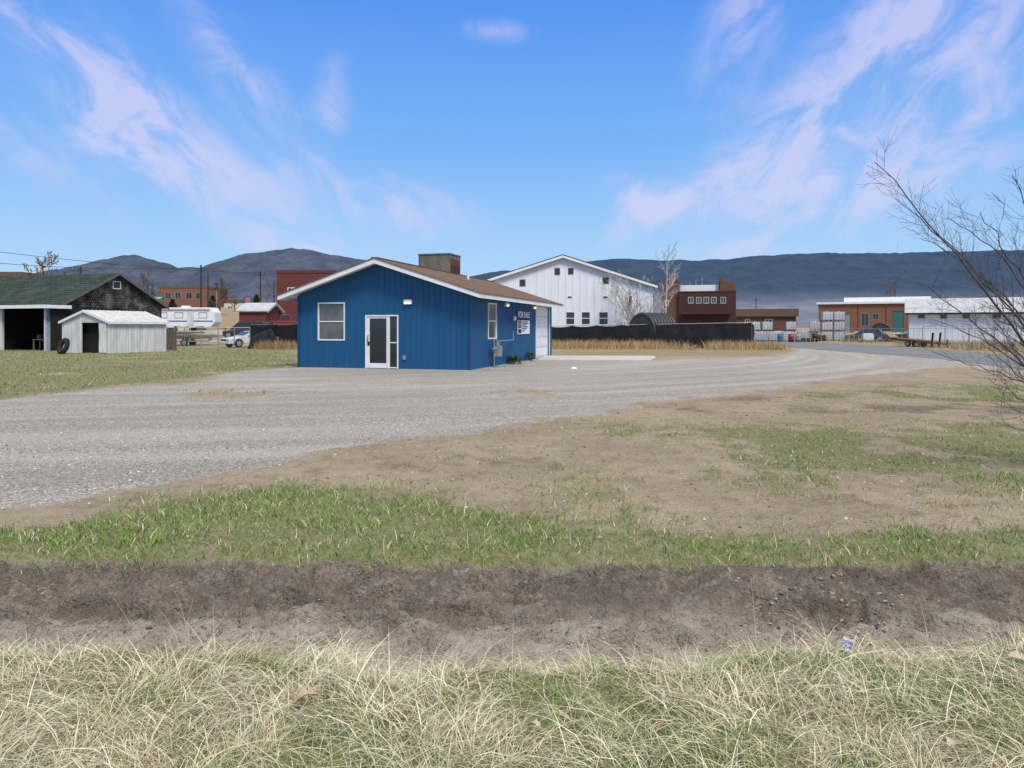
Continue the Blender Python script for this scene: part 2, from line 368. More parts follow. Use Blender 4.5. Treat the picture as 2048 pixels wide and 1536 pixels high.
blobs = [(250, 265, 25, 150, 90, .9), (400, 335, 33, 360, 120, .95), (490, 160, 48, 290, 85, .65), (250, 140, 50, 160, 80, .55), (80, 130, 45, 210, 95, .4), (70, 315, 33, 220, 65, .6),
         (650, 245, -60, 100, 65, .75), (770, 405, 12, 270, 90, .8), (670, 135, -60, 90, 45, .4), (640, 500, 5, 220, 55, .5), (70, 50, 20, 170, 50, .45),
         (1640, 240, -45, 600, 180, .72), (1880, 90, -35, 430, 190, .62), (1500, 350, -8, 230, 85, .7), (1480, 50, -60, 200, 110, .65), (1300, 405, 18, 140, 62, 1.0), (1250, 455, -40, 120, 50, .5),
         (990, 62, 2, 120, 28, .6), (1700, 420, -20, 390, 130, .55), (1960, 250, -45, 270, 110, .45), (1380, 232, 0, 75, 20, .5)]
tot = None
for px, py, a, ra, rb, I in blobs:
    d = Vector(((px-HX)/F, 1, (HY-py)/F)).normalized()
    mp = nd(nt, 'ShaderNodeMapping', {'Vector': vec, 'Location': (math.atan2(d.x, d.y), d.z, 0), 'Rotation': (0, 0, R(-a)), 'Scale': (ra/F*.95, rb/F*.95, 1)}, vector_type='TEXTURE')
    g = nd(nt, 'ShaderNodeTexGradient', {'Vector': mp.outputs[0]}, gradient_type='SPHERICAL').outputs['Fac']
    tot = mth(nt, 'MULTIPLY_ADD', g, I, tot if tot is not None else 0.03)
wisp = mapr(nt, nz, .32, .70)
cf = mth(nt, 'MULTIPLY', tot, mth(nt, 'ADD', mth(nt, 'MULTIPLY', wisp, 1.35), .30))
cf = mapr(nt, cf, .0, 1.35, 0, .66)
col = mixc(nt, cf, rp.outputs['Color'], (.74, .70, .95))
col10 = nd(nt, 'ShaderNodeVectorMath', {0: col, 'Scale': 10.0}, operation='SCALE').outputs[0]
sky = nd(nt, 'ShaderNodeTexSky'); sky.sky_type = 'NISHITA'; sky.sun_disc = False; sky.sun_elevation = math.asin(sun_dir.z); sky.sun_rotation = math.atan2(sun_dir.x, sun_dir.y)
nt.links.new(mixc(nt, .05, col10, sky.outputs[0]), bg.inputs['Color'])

# ---------------------------------------------------------------- ground sheet
def axis(step0, fine, grow, far):
    v = [0.0]; st = step0
    while v[-1] < far:
        if v[-1] > fine: st *= grow
        v.append(v[-1]+st)
    return v
xp = axis(.020, 2.9, 1.030, 7000); xs = np.array([-a for a in xp[:0:-1]]+xp)
yb = axis(.3, 1, 1.4, 400); yf = axis(.016, 3.6, 1.024, 7000)
ys = np.array([1.9-a for a in yb[:0:-1]]+[1.9+a for a in yf])
GX, GY = np.meshgrid(xs, ys); gx = GX.ravel(); gy = GY.ravel()
zz = GZ(gx, gy)
nxn, nyn = len(xs), len(ys)
me = bpy.data.meshes.new('ground')
idx = np.arange(nxn*nyn).reshape(nyn, nxn)
quads = np.stack([idx[:-1, :-1], idx[:-1, 1:], idx[1:, 1:], idx[1:, :-1]], -1).reshape(-1, 4)
def fill(me, verts, loops, starts, flat=False):
    me.vertices.add(len(verts)); me.vertices.foreach_set('co', np.ascontiguousarray(verts, np.float32).ravel())
    me.loops.add(len(loops)); me.loops.foreach_set('vertex_index', np.ascontiguousarray(loops, np.int32))
    me.polygons.add(len(starts)); me.polygons.foreach_set('loop_start', np.ascontiguousarray(starts, np.int32))
    me.update(calc_edges=True); me.validate()
    if flat: me.polygons.foreach_set('use_smooth', np.zeros(len(starts), bool))
fill(me, np.stack([gx, gy, zz], 1), quads.ravel(), np.arange(len(quads))*4)
me.polygons.foreach_set('use_smooth', np.ones(len(quads), bool))
gr, gn, dt, bk, dk, tn = masks(gx, gy)
one = np.ones_like(gr)
for nm, c in (('Za', (gr, gn, dt, one)), ('Zb', (bk, dk, tn, one))):
    a = me.attributes.new(nm, 'FLOAT_COLOR', 'POINT'); a.data.foreach_set('color', np.stack(c, 1).astype(np.float32).ravel())
gm, nt, b = newmat('ground_mix')
o_ = objco(nt)
za = nd(nt, 'ShaderNodeSeparateColor', {0: nd(nt, 'ShaderNodeAttribute', attribute_name='Za').outputs['Color']}).outputs
zb = nd(nt, 'ShaderNodeSeparateColor', {0: nd(nt, 'ShaderNodeAttribute', attribute_name='Zb').outputs['Color']}).outputs
nA = noise(nt, o_, 3.5, 5, .65); nB = noise(nt, o_, .6, 4, .6); nC = noise(nt, o_, 40, 3, .75); nD = noise(nt, o_, 11, 4, .7)
def crisp(m, k=.45, w=.22):
    v = mth(nt, 'ADD', m, mth(nt, 'MULTIPLY', mth(nt, 'SUBTRACT', nA, .5), k*2)); v = mth(nt, 'ADD', v, mth(nt, 'MULTIPLY', mth(nt, 'SUBTRACT', nD, .5), k))
    return mapr(nt, v, .5-w, .5+w)
dirt = mixc(nt, mapr(nt, nB, .32, .68), (.450, .365, .258), (.345, .278, .195))
dirt = mixc(nt, mapr(nt, nA, .46, .70, 0, .6), dirt, (.245, .195, .138))
dirt = mixc(nt, mapr(nt, nC, .5, .72, 0, .65), dirt, (.155, .122, .086))
dirt = mixc(nt, mapr(nt, nD, .52, .70, 0, .5), dirt, (.51, .435, .315))
vo = nd(nt, 'ShaderNodeTexVoronoi', {'Vector': o_, 'Scale': 44.0, 'Randomness': 1.0}); vs_ = nd(nt, 'ShaderNodeSeparateColor', {0: vo.outputs['Color']}).outputs
grassc = mixc(nt, mapr(nt, nD, .35, .65), (.160, .190, .068), (.285, .265, .145))
tan_c = mixc(nt, mapr(nt, nD, .3, .7), (.33, .25, .15), (.26, .21, .12))
c = mixc(nt, mth(nt, 'MULTIPLY', zb[2], .8), dirt, tan_c)
c = mixc(nt, mth(nt, 'MULTIPLY', crisp(zb[1], .5, .3), .8), c, mixc(nt, nC, (.125, .098, .072), (.215, .17, .125)))
c = mixc(nt, mth(nt, 'MULTIPLY', crisp(za[1], .45, .3), .85), c, grassc)
gravc = nd(nt, 'ShaderNodeValToRGB', {'Fac': vs_[0]}); gcr = gravc.color_ramp
gcr.elements[0].position = 0; gcr.elements[0].color = (.26, .238, .21, 1); gcr.elements[1].position = 1; gcr.elements[1].color = (.76, .71, .64, 1)
for p_, cc in ((.35, (.44, .407, .365, 1)), (.7, (.59, .547, .49, 1))): e = gcr.elements.new(p_); e.color = cc
gcol = mixc(nt, mapr(nt, vo.outputs['Distance'], .4, .8, 0, .6), gravc.outputs[0], (.18, .162, .138))
gcol = mixc(nt, mapr(nt, nB, .47, .72, 0, .5), gcol, (.40, .345, .275))
# curved wheel tracks: bands of constant distance from the centre of the turn
dv = nd(nt, 'ShaderNodeVectorMath', {0: o_, 1: (-14.0, 52.0, 0.0)}, operation='DISTANCE').outputs['Value']
so3 = nd(nt, 'ShaderNodeSeparateXYZ', {0: o_}).outputs
trk = noise(nt, nd(nt, 'ShaderNodeCombineXYZ', {0: mth(nt, 'MULTIPLY', dv, 1.25), 1: mth(nt, 'MULTIPLY', so3[0], .10)}).outputs[0], 1.0, 3, .5)
gcol = mixc(nt, mapr(nt, trk, .48, .66, 0, .38), gcol, (.66, .61, .545))
gcol = mixc(nt, mapr(nt, trk, .48, .34, 0, .36), gcol, (.32, .285, .24))
gcol = mixc(nt, mapr(nt, nA, .5, .75, 0, .35), gcol, (.33, .29, .245))
gcol = mixc(nt, mapr(nt, nC, .5, .75, 0, .35), gcol, (.24, .215, .182))
c = mixc(nt, crisp(za[0], .35, .18), c, gcol)
# ditch: paler crumbly ledge at the bottom, darker damp soil on the far bank, faint cracks only here and there
wv = mixc(nt, .2, o_, nd(nt, 'ShaderNodeTexNoise', {'Vector': o_, 'Scale': 5.0, 'Detail': 3.0}).outputs['Color'])
cr1 = nd(nt, 'ShaderNodeTexVoronoi', {'Vector': wv, 'Scale': 13.0}, feature='DISTANCE_TO_EDGE').outputs['Distance']
crk = mth(nt, 'MULTIPLY', mth(nt, 'SUBTRACT', 1.0, mapr(nt, cr1, .0, .045)), mapr(nt, nA, .42, .58)); crack = crk
clay = mixc(nt, mapr(nt, nA, .35, .65), (.420, .362, .302), (.295, .247, .203))
clay = mixc(nt, mapr(nt, nC, .48, .72, 0, .55), clay, (.165, .135, .11))
clay = mixc(nt, mth(nt, 'MULTIPLY', crack, .62), clay, (.095, .077, .063))
soil = mixc(nt, mapr(nt, nA, .36, .64), (.135, .108, .088), (.240, .197, .160))
soil = mixc(nt, mapr(nt, nD, .46, .66, 0, .8), soil, (.320, .268, .22))
soil = mixc(nt, mapr(nt, nB, .48, .62, 0, .55), soil, (.105, .083, .068))
soil = mixc(nt, mapr(nt, nC, .46, .70, 0, .65), soil, (.085, .067, .055))
soil = mixc(nt, mth(nt, 'MULTIPLY', crack, .5), soil, (.055, .043, .036))
dc = mixc(nt, crisp(zb[0], .8, .5), clay, soil)
c = mixc(nt, crisp(za[2], .3, .25), c, dc)
nt.links.new(c, b.inputs['Base Color']); b.inputs['Roughness'].default_value = .95; b.inputs['Specular IOR Level'].default_value = .1
hh = mth(nt, 'ADD', mth(nt, 'MULTIPLY', nD, 1.0), mth(nt, 'MULTIPLY', nC, .9))
hh = mth(nt, 'ADD', hh, mth(nt, 'MULTIPLY', mth(nt, 'SUBTRACT', 1.0, vo.outputs['Distance']), mth(nt, 'MULTIPLY', za[0], .5)))
bumpn(nt, b, hh, 1.0, .045)
me.materials.append(gm)
go = bpy.data.objects.new('ground', me); COL.objects.link(go); struct(go, 'bare dirt lot with a gravel drive and a shallow eroded ditch', 'ground')

# road and concrete apron
def sheet(name, pts, z, mat, thick, label, cat):
    m = MB(); m.prism([(p[0], p[1]) for p in pts], 'z', z-thick, z); return struct(m.build(name, mat), label, cat)
asph, nt, b = newmat('asphalt'); o_ = objco(nt)
c = mixc(nt, mapr(nt, noise(nt, o_, .4, 5), .35, .65), (.185, .183, .182), (.135, .134, .133)); c = mixc(nt, mapr(nt, noise(nt, o_, 30, 3), .5, .8, 0, .4), c, (.26, .256, .252))
nt.links.new(c, b.inputs['Base Color']); b.inputs['Roughness'].default_value = .9
lft = [gp(2250, 752), gp(2048, 740), gp(1890, 719), gp(1750, 708), gp(1600, 696.5), gp(1500, 687.5), Vector((29, 100, 0))]
rgt = [Vector((40, 100, 0)), gp(1580, 681.5), gp(1750, 690.5), gp(1960, 706), gp(2100, 716), gp(2400, 733)]
sheet('road', lft+rgt, .012, asph, .1, 'grey asphalt road running past the lot on the right', 'road')
ap = [gp(1093, 713.5), gp(1308, 714), gp(1312, 718), gp(1300, 723), gp(1066, 722.5)]
sheet('concrete_pad', ap, .07, 'concrete', .2, 'pale concrete slab in front of the white garage door', 'pavement')

# ---------------------------------------------------------------- mountains
def mountmat(name, c1, c2, c3, f3, low1, low2, z0, z1):  # bluish slope colours carry the distance haze, there is no volume
    mm, nt, b = newmat(name); o_ = objco(nt); sz = nd(nt, 'ShaderNodeSeparateXYZ', {0: o_}).outputs
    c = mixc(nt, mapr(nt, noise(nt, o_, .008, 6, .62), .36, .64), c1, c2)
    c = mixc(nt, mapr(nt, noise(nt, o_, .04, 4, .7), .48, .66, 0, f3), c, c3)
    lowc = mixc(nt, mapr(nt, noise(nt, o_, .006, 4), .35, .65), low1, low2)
    c = mixc(nt, mapr(nt, mth(nt, 'ADD', sz[2], mth(nt, 'MULTIPLY', noise(nt, o_, .008, 4), 60.0)), z0, z1), lowc, c)  # pale low slopes, with distance haze painted into their colour by height
    nt.links.new(c, b.inputs['Base Color']); b.inputs['Roughness'].default_value = 1; b.inputs['Specular IOR Level'].default_value = 0
    M[name] = mm
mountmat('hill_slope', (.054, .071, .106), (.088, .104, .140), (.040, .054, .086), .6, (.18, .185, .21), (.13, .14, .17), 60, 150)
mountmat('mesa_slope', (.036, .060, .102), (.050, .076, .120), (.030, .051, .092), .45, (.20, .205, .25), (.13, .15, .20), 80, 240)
def mountain(name, mat, prof, Y0, Yr, label, seed, rugged, jit):
    pxs = np.linspace(prof[0][0], prof[-1][0], 480); pys = np.interp(pxs, [p[0] for p in prof], [p[1] for p in prof])
    pys = pys+(fbm(pxs*.05, pxs*0, 5, seed)-.5)*jit
    nv = 90; t = np.linspace(0, 1.25, nv)
    X = (pxs-HX)/F*Yr; H = (HY-pys)/F*Yr+EYE
    XX, TT = np.meshgrid(X, t); HH = np.tile(H, (nv, 1)); YY = Y0+(Yr-Y0)*TT
    shape = np.where(TT <= 1, TT**1.7*(.35+.65*TT), 1-(TT-1)*1.6)
    n = fbm(XX*.0032+seed, YY*.0014, 5, seed); rid = 1-np.abs(2*n-1)
    ZZ = HH*shape*(1+rugged*(rid-.75)*np.clip(1.0-TT, 0, 1)*1.6)
    ZZ += HH*.03*(fbm(XX*.02, YY*.012, 4, seed+5)-.5)*np.clip(TT*2, 0, 1)
    ZZ[0, :] = -8
    m = MB(); m.v = list(map(tuple, np.stack([XX.ravel(), YY.ravel(), ZZ.ravel()], 1)))
    k = np.arange(nv*480).reshape(nv, 480)
    m.f = list(map(tuple, np.stack([k[:-1, :-1], k[:-1, 1:], k[1:, 1:], k[1:, :-1]], -1).reshape(-1, 4)))
    return struct(m.build(name, mat, None, True, recalc=False), label, 'mountain')
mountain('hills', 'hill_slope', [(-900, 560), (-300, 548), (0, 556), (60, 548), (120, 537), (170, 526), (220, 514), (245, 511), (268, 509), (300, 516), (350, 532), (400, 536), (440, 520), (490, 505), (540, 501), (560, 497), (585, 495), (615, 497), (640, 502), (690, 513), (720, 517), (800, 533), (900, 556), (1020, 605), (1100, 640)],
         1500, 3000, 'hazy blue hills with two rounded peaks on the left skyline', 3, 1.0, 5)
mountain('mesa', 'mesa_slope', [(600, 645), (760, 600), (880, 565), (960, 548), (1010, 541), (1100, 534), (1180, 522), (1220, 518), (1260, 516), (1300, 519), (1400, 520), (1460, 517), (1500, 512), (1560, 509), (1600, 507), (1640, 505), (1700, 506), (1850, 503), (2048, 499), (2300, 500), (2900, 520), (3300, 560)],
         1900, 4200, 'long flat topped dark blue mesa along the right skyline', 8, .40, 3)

# ---------------------------------------------------------------- blue building
TH = R(16)
bb = thing('commercial_building', 'small blue metal sided building with brown shingle roof beside the gravel', 'building', (-5.05, 27.4, 0), -TH)
W, L, AP, SL = 7.26, 13.6, 4.25, .325
hw = W/2
under = lambda x: AP-SL*abs(x)-.15
SX = side_m(hw)
def fr(*q): return rect(bb, 'y', 0, *q)
def sr(*q): return rect(bb, 'x', hw, *q)
r_win = fr(636, 605, 690, 681); r_door = fr(731, 630, 797, 739); r_sw = sr(976, 606, 993, 678); r_gar = sr(1072, 613, 1098, 715)
r_door = (r_door[0], r_door[1], .02, r_door[3]); r_gar = (r_gar[0], r_gar[1], .03, r_gar[3])
w = MB(); ez = under(hw)
w.gpanel(-hw, hw, -.1, under, [r_win, r_door], IDM, .12)
w.panel(0, L, -.1, ez, [r_sw, r_gar], SX, .12)
w.add([(-hw, 0, -.1), (-hw, L, -.1), (-hw, L, ez), (-hw, 0, ez)], [(0, 1, 2, 3)])
w.add([(-hw, L, -.1), (hw, L, -.1), (hw, L, ez), (0, L, under(0)), (-hw, L, ez)], [(0, 1, 2, 3, 4)])
ribs(w, -hw, hw, 0, lambda u: under(u)-.02, [r_win, r_door], IDM, .23)
ribs(w, 0, L, 0, ez-.02, [r_sw, r_gar], SX, .23)
w.build('wall', 'blue', bb, recalc=False)
MB().box(-hw-.03, -hw+.07, -.035, .06, -.05, ez-.05).build('corner_trim', 'bluetrim', bb)
MB().box(hw-.07, hw+.035, -.035, .07, -.05, ez-.05).build('corner_trim', 'bluetrim', bb)
OV, SO = .6, .56
rf = MB(); xe = hw+SO
for s in (-1, 1):
    rf.prism([(0, AP), (s*(xe+.03), AP-SL*(xe+.03)), (s*(xe+.03), AP-SL*(xe+.03)-.035), (0, AP-.035)], 'y', -OV-.03, L+OV+.03)
rf.box(-.13, .13, -OV-.02, L+OV+.02, AP-.03, AP+.012)
roof = rf.build('roof', 'shingle', bb)
fa = MB()
for y0, y1 in ((-OV, -OV+.03), (L+OV-.03, L+OV)):
    for s in (-1, 1):
        fa.prism([(0, AP-.036), (s*xe, AP-SL*xe-.036), (s*xe, AP-SL*xe-.21), (0, AP-.22)], 'y', y0, y1)
for s in (-1, 1): fa.box(min(s*xe, s*(xe-.03)), max(s*xe, s*(xe-.03)), -OV+.031, L+OV-.031, AP-SL*xe-.21, AP-SL*xe-.04)
fa.build('fascia', 'white', bb)
sf = MB()
for s in (-1, 1): sf.prism([(0, AP-.10), (s*(xe-.032), AP-SL*(xe-.032)-.10), (s*(xe-.032), AP-SL*(xe-.032)-.13), (0, AP-.13)], 'y', -OV+.032, L+OV-.032)
sf.build('soffit', 'white', bb)
window(bb, IDM, r_win, .05, 'white', 'h', glass='reflpaintglass')
# door with side light
a, b_, c_, d_ = r_door; xm = local_hit(bb, 'y', 0, 777, 685)[0]
f = MB()
for q in ((a, b_, d_-.05, d_), (a, a+.05, c_, d_-.05), (b_-.04, b_, c_, d_-.05), (xm-.025, xm+.025, c_, d_-.05)): f.box(q[0], q[1], -.03, .09, q[2], q[3])
dfo = f.build('door_frame', 'white', bb)
lf = MB(); x0, x1 = a+.055, xm-.03
for q in ((x0, x1, c_+.02, c_+.20), (x0, x1, d_-.13, d_-.055), (x0, x0+.12, c_+.20, d_-.13), (x1-.06, x1, c_+.20, d_-.13)): lf.box(q[0], q[1], .0, .05, q[2], q[3])
dl = lf.build('door', 'white', bb)
MB().box(x0+.115, x1-.055, .015, .03, c_+.195, d_-.125).build('pane', 'glass', dl)
MB().tube([(x0+.08, -.02, 1.0), (x0+.08, -.07, 1.0), (x0+.08, -.07, 1.3), (x0+.08, -.02, 1.3)], .015, 6).box(x0+.04, x0+.12, -.012, 0, .9, 1.06).build('handle', 'black', dl)
s0, s1 = xm+.03, b_-.045
slt = MB()
for q in ((s0, s1, c_+.02, c_+.06), (s0, s0+.025, c_+.06, d_-.055), (s1-.025, s1, c_+.06, d_-.055), (s0+.025, s1-.025, 1.0, 1.04)): slt.box(q[0], q[1], .0, .05, q[2], q[3])
sl_ = slt.build('side_light', 'white', bb); MB().box(s0+.02, s1-.02, .015, .03, c_+.055, d_-.056).build('pane', 'glass', sl_)
window(bb, SX, r_sw, .05, 'white', 'h', glass='reflpaintglass')
g = MB(); nrow = 5; hz = (r_gar[3]-r_gar[2])/nrow
for i in range(nrow):
    g.box(r_gar[0]+.01, r_gar[1]-.01, .07, .10, r_gar[2]+i*hz+.008, r_gar[2]+(i+1)*hz-.008, SX)
    for k in range(4):
        wv_ = (r_gar[1]-r_gar[0])/4; u = r_gar[0]+k*wv_
        g.box(u+.1, u+wv_-.1, .055, .069, r_gar[2]+i*hz+.09, r_gar[2]+(i+1)*hz-.09, SX)
g.build('garage_door', 'white', bb)
MB().box(r_gar[0]-.08, r_gar[0], -.03, .05, .0, r_gar[3]+.08, SX).box(r_gar[1], r_gar[1]+.08, -.03, .05, 0, r_gar[3]+.08, SX).box(r_gar[0], r_gar[1], -.03, .05, r_gar[3], r_gar[3]+.08, SX).build('garage_door_frame', 'white', bb)
def wall_lamp(X, u, z):
    o = MB().box(u-.16, u+.16, -.10, 0, z-.05, z+.12, X).box(u-.10, u+.10, -.16, -.10, z+.03, z+.12, X).build('wall_lamp', 'white', bb, bevel=.01)
    MB().add([(u-.14, -.105, z-.045), (u+.14, -.105, z-.045), (u+.14, -.16, z+.028), (u-.14, -.16, z+.028)], [(0, 1, 2, 3)], X).box(u-.14, u+.14, -.112, -.101, z-.04, z+.025, X).build('lamp_lens', 'lens', o)
u, z = local_hit(bb, 'y', 0, 817, 606); wall_lamp(IDM, u, z)
for px, py in ((1011, 611), (1066, 616)):
    u, z = local_hit(bb, 'x', hw, px, py); wall_lamp(SX, u, z)
u, z = local_hit(bb, 'y', 0, 809, 715); MB().box(u-.06, u+.06, -.05, 0, z-.08, z+.08).box(u-.04, u+.04, -.06, -.051, z-.05, z+.05).build('power_outlet', 'greypaint', bb, bevel=.006)
u, z = local_hit(bb, 'x', hw, 1023, 637); mt = MB().tube([SX @ Vector((u, .0, z)), SX @ Vector((u, -.14, z))], .13, 18).build('electric_meter', 'steel', bb)
MB().tube([SX @ Vector((u, -.14, z)), SX @ Vector((u, -.2, z))], [.10, .08], 16).build('meter_glass', 'headlight', mt)
# rooftop cooler and vent
def roofz(x): return AP-SL*abs(x)
yc = 8.3
xl = local_hit(bb, 'y', yc, 837, 525)[0]; xr = xl+1.7; zt = local_hit(bb, 'y', yc, 865, 507)[1]
cool = MB().box(xl, xr, yc, yc+1.5, roofz(0)-.6, zt-.06).build('rooftop_cooler', 'coolermetal', bb)
MB().box(xl-.03, xr+.03, yc-.03, yc+1.53, zt-.06, zt).build('cooler_cap', 'coolermetal', cool)
lv = MB(); lv.box(xr, xr+.012, yc+.08, yc+1.42, roofz(0)-.4, zt-.25)
for i in range(9): lv.box(xr+.012, xr+.03, yc+.08, yc+1.42, roofz(0)-.35+i*.1, roofz(0)-.31+i*.1)
lv.build('side_panel', 'rust', cool)
vp = local_hit(bb, 'x', 1.1, 936, 545); MB().tube([(1.1, vp[0], roofz(1.1)-.1), (1.1, vp[0], roofz(1.1)+.35)], .06, 10).build('vent_pipe', 'white', bb)
MB().box(-hw-.05, hw+.05, -.06, L+.06, -.2, .012).build('foundation', 'concrete', bb)

# sale sign on the side wall
BM = Matrix.Translation(bb.location) @ Matrix.Rotation(-TH, 4, 'Z')
def text_part(name, body, size, mat, parent, X, ext=.003):
    cu = bpy.data.curves.new(name, 'FONT'); cu.body = body; cu.size = size; cu.extrude = ext; cu.align_x = 'CENTER'; cu.align_y = 'CENTER'; cu.offset = size*.012
    t = bpy.data.objects.new('tmp', cu); COL.objects.link(t); bpy.context.view_layer.update()
    me = bpy.data.meshes.new_from_object(t.evaluated_get(bpy.context.evaluated_depsgraph_get())); bpy.data.objects.remove(t)
    me.name = name; me.transform(X); me.materials.clear(); me.materials.append(M[mat]); o = bpy.data.objects.new(name, me); COL.objects.link(o); o.parent = parent; return o
r1 = sr(1033, 621, 1058, 639); r2 = sr(1033, 640, 1057, 668)
sg = thing('sale_sign', 'for sale sign with portrait panel hung on the blue side wall', 'sign', BM @ Vector((hw+.03, (r1[0]+r1[1])/2, 0)), -TH)
hwid = (r1[1]-r1[0])/2
MB().box(0, .02, -hwid, hwid, r1[2], r1[3]).build('top_board', 'navy', sg)
for word, w0, w1 in (('FOR', -.95, -.10), ('SALE', .03, .95)):
    tobj = text_part('lettering', word, .58, 'signwhite', sg, Matrix.Identity(4))
    vx_ = [v.co.x for v in tobj.data.vertices]; vy_ = [v.co.y for v in tobj.data.vertices]
    kx = (w1-w0)*hwid/(max(vx_)-min(vx_)); ky = (r1[3]-r1[2])*.68/(max(vy_)-min(vy_))
    tobj.data.transform(Matrix(((0, 0, 1, .023), (1, 0, 0, (w0+w1)/2*hwid), (0, 1, 0, (r1[2]+r1[3])/2), (0, 0, 0, 1))) @ Matrix.Diagonal((kx, ky, 1, 1)))
h2 = (r2[1]-r2[0])/2
MB().box(0, .02, -h2, h2, r2[2], r2[3]-.02).build('lower_board', 'signwhite', sg)
zz0, zz1 = r2[2], r2[3]-.02; hb = zz1-zz0
MB().box(.0205, .024, -h2*.95, -h2*.42, zz0+hb*.42, zz0+hb*.97).build('photo_panel', 'maroon', sg)
pp = MB().tube([(.026, -h2*.68, zz0+hb*.70), (.030, -h2*.68, zz0+hb*.70)], [h2*.13, h2*.11], 12); pp.build('portrait', 'skin', sg)
MB().box(.0205, .024, -h2*.95, -h2*.42, zz0+hb*.06, zz0+hb*.36).build('logo_block', 'navy', sg)
for k in range(7):
    l_ = [.8, .9, .6, .85, .7, .5, .3][k]
    MB().box(.0205, .023, -h2*.30, -h2*.30+h2*1.15*l_, zz0+hb*(.90-.12*k)-.022, zz0+hb*(.90-.12*k)+.022).build('text_line', 'maroon' if k in (0, 5) else 'navy', sg)
# gas meter
u, z = local_hit(bb, 'x', hw, 983, 708); gmr = thing('gas_meter', 'grey gas meter with pipes by the corner of the blue side wall', 'gas meter', BM @ Vector((hw+.05, u, 0)), -TH)
MB().box(.08, .36, -.18, .18, .42, .86).tube([(.22, -.1, .86), (.22, -.1, .98)], .04, 8).tube([(.22, .1, .86), (.22, .1, .98)], .04, 8).build('meter_body', 'greypaint', gmr, bevel=.03)
MB().tube([(.22, -.1, .95), (.22, -.1, 1.12), (.22, -.5, 1.12), (.22, -.5, -.05)], .025, 8).tube([(.22, .1, .95), (.22, .1, 1.05), (.22, 1.6, 1.05), (.05, 2.9, 1.05), (.05, 2.9, 1.45)], .025, 8).build('pipe', 'steel', gmr)
MB().tube([(.22, -.5, .62), (.22, -.5, .74)], [.07, .14], 14).tube([(.22, -.5, .74), (.22, -.5, .78)], .15, 14).build('regulator', 'greypaint', gmr)

# ---------------------------------------------------------------- white barn
def gable_house(name, label, loc, rz, w_, l_, eave, apex, wallmat, roofmat, holes, rib=0, over=.35, trim='white'):
    t = thing(name, label, 'building', loc, rz); h = w_/2
    top = lambda u: eave+(apex-eave)*(1-abs(u)/h)
    m = MB(); m.gpanel(-h, h, -.3, top, holes, IDM, .12)
    m.add([(-h, 0, -.3), (-h, l_, -.3), (-h, l_, eave), (-h, 0, eave), (h, 0, -.3), (h, l_, -.3), (h, l_, eave), (h, 0, eave), (0, l_, apex)], [(0, 1, 2, 3), (7, 6, 5, 4), (1, 5, 6, 8, 2)])
    if rib: ribs(m, -h, h, 0, lambda u: top(u)-.03, holes, IDM, rib, .06, .03)
    m.build('wall', wallmat, t, recalc=False)
    s_ = (apex-eave)/h; r = MB(); f = MB(); xe_ = h+over
    for s in (-1, 1):
        r.prism([(0, apex+.14), (s*xe_, apex+.14-s_*xe_), (s*xe_, apex+.04-s_*xe_), (0, apex+.04)], 'y', -over, l_+over)
        f.prism([(0, apex+.13), (s*(xe_+.02), apex+.13-s_*xe_), (s*(xe_+.02), apex-.08-s_*xe_), (0, apex-.08)], 'y', -over-.04, -over-.002)
        r.prism([(0, apex+.20), (s*(xe_+.04), apex+.20-s_*xe_), (s*(xe_+.04), apex+.135-s_*xe_), (0, apex+.135)], 'y', -over-.06, l_+over+.06)
    r.build('roof', roofmat, t); f.build('fascia', trim, t)
    return t
Yb = 60
gx0 = (1125-HX)/F*Yb
bw_ = (1305-1125)/F*Yb*2
def proj(cx, Y, *q): return ((q[0]-HX)/F*Y-cx, (q[2]-HX)/F*Y-cx, EYE-(q[3]-HY)/F*Y, EYE-(q[1]-HY)/F*Y)
bw_list = [(1109, 536, 1120, 550), (1136, 536, 1147, 549), (1039, 559, 1051, 573), (1205, 555, 1218, 568), (1256, 590, 1265, 612)]
bw_low = [(1131, 623, 1150, 650), (1162, 623, 1181, 650), (1197, 623, 1217, 650), (1020, 623, 1040, 650)]
bw_slit = [(1135, 592, 1144, 597), (1206, 592, 1216, 597)]
bd = (1243, 619, 1262, 684)
hs = [proj(gx0, Yb, *q) for q in bw_list+bw_low+bw_slit+[bd]]
barn = gable_house('barn', 'large white metal sided barn with small dark windows behind the black fence', (gx0, Yb, 0), 0, bw_, 26, 5.1, 7.55, 'whitemetal', 'reeldark', hs, .6)
for k, h in enumerate(hs[:-1]):
    window(barn, IDM, h, .07 if k < 9 else .03, 'white' if k > 3 else 'greywood', 'h' if 4 < k < 9 else None)
do = MB().box(hs[-1][0], hs[-1][1], .05, .1, hs[-1][2], hs[-1][3]).build('door', 'white', barn); MB().box(hs[-1][0]+.08, hs[-1][0]+.16, .02, .049, 1.0, 1.1).build('handle', 'black', do)
MB().box(-.14, .14, 3.0, 3.3, 7.6, 8.0).build('roof_vent', 'steel', barn)
rl = thing('ramp_railing', 'grey metal ramp railing in front of the barn', 'railing', at(1205, 655, 58.2)*1.0, 0)
rl.location.z = 0
for k in range(9): MB().tube([(-2.4+.6*k, 0, -.05), (-2.4+.6*k, 0, 1.4+.09*k)], .03, 6).build('baluster', 'steel', rl)
MB().tube([(-2.5, 0, 1.38), (2.5, 0, 2.14)], .035, 6).build('handrail', 'steel', rl); MB().tube([(-2.5, 0, .95), (2.5, 0, 1.7)], .03, 6).build('handrail', 'steel', rl)

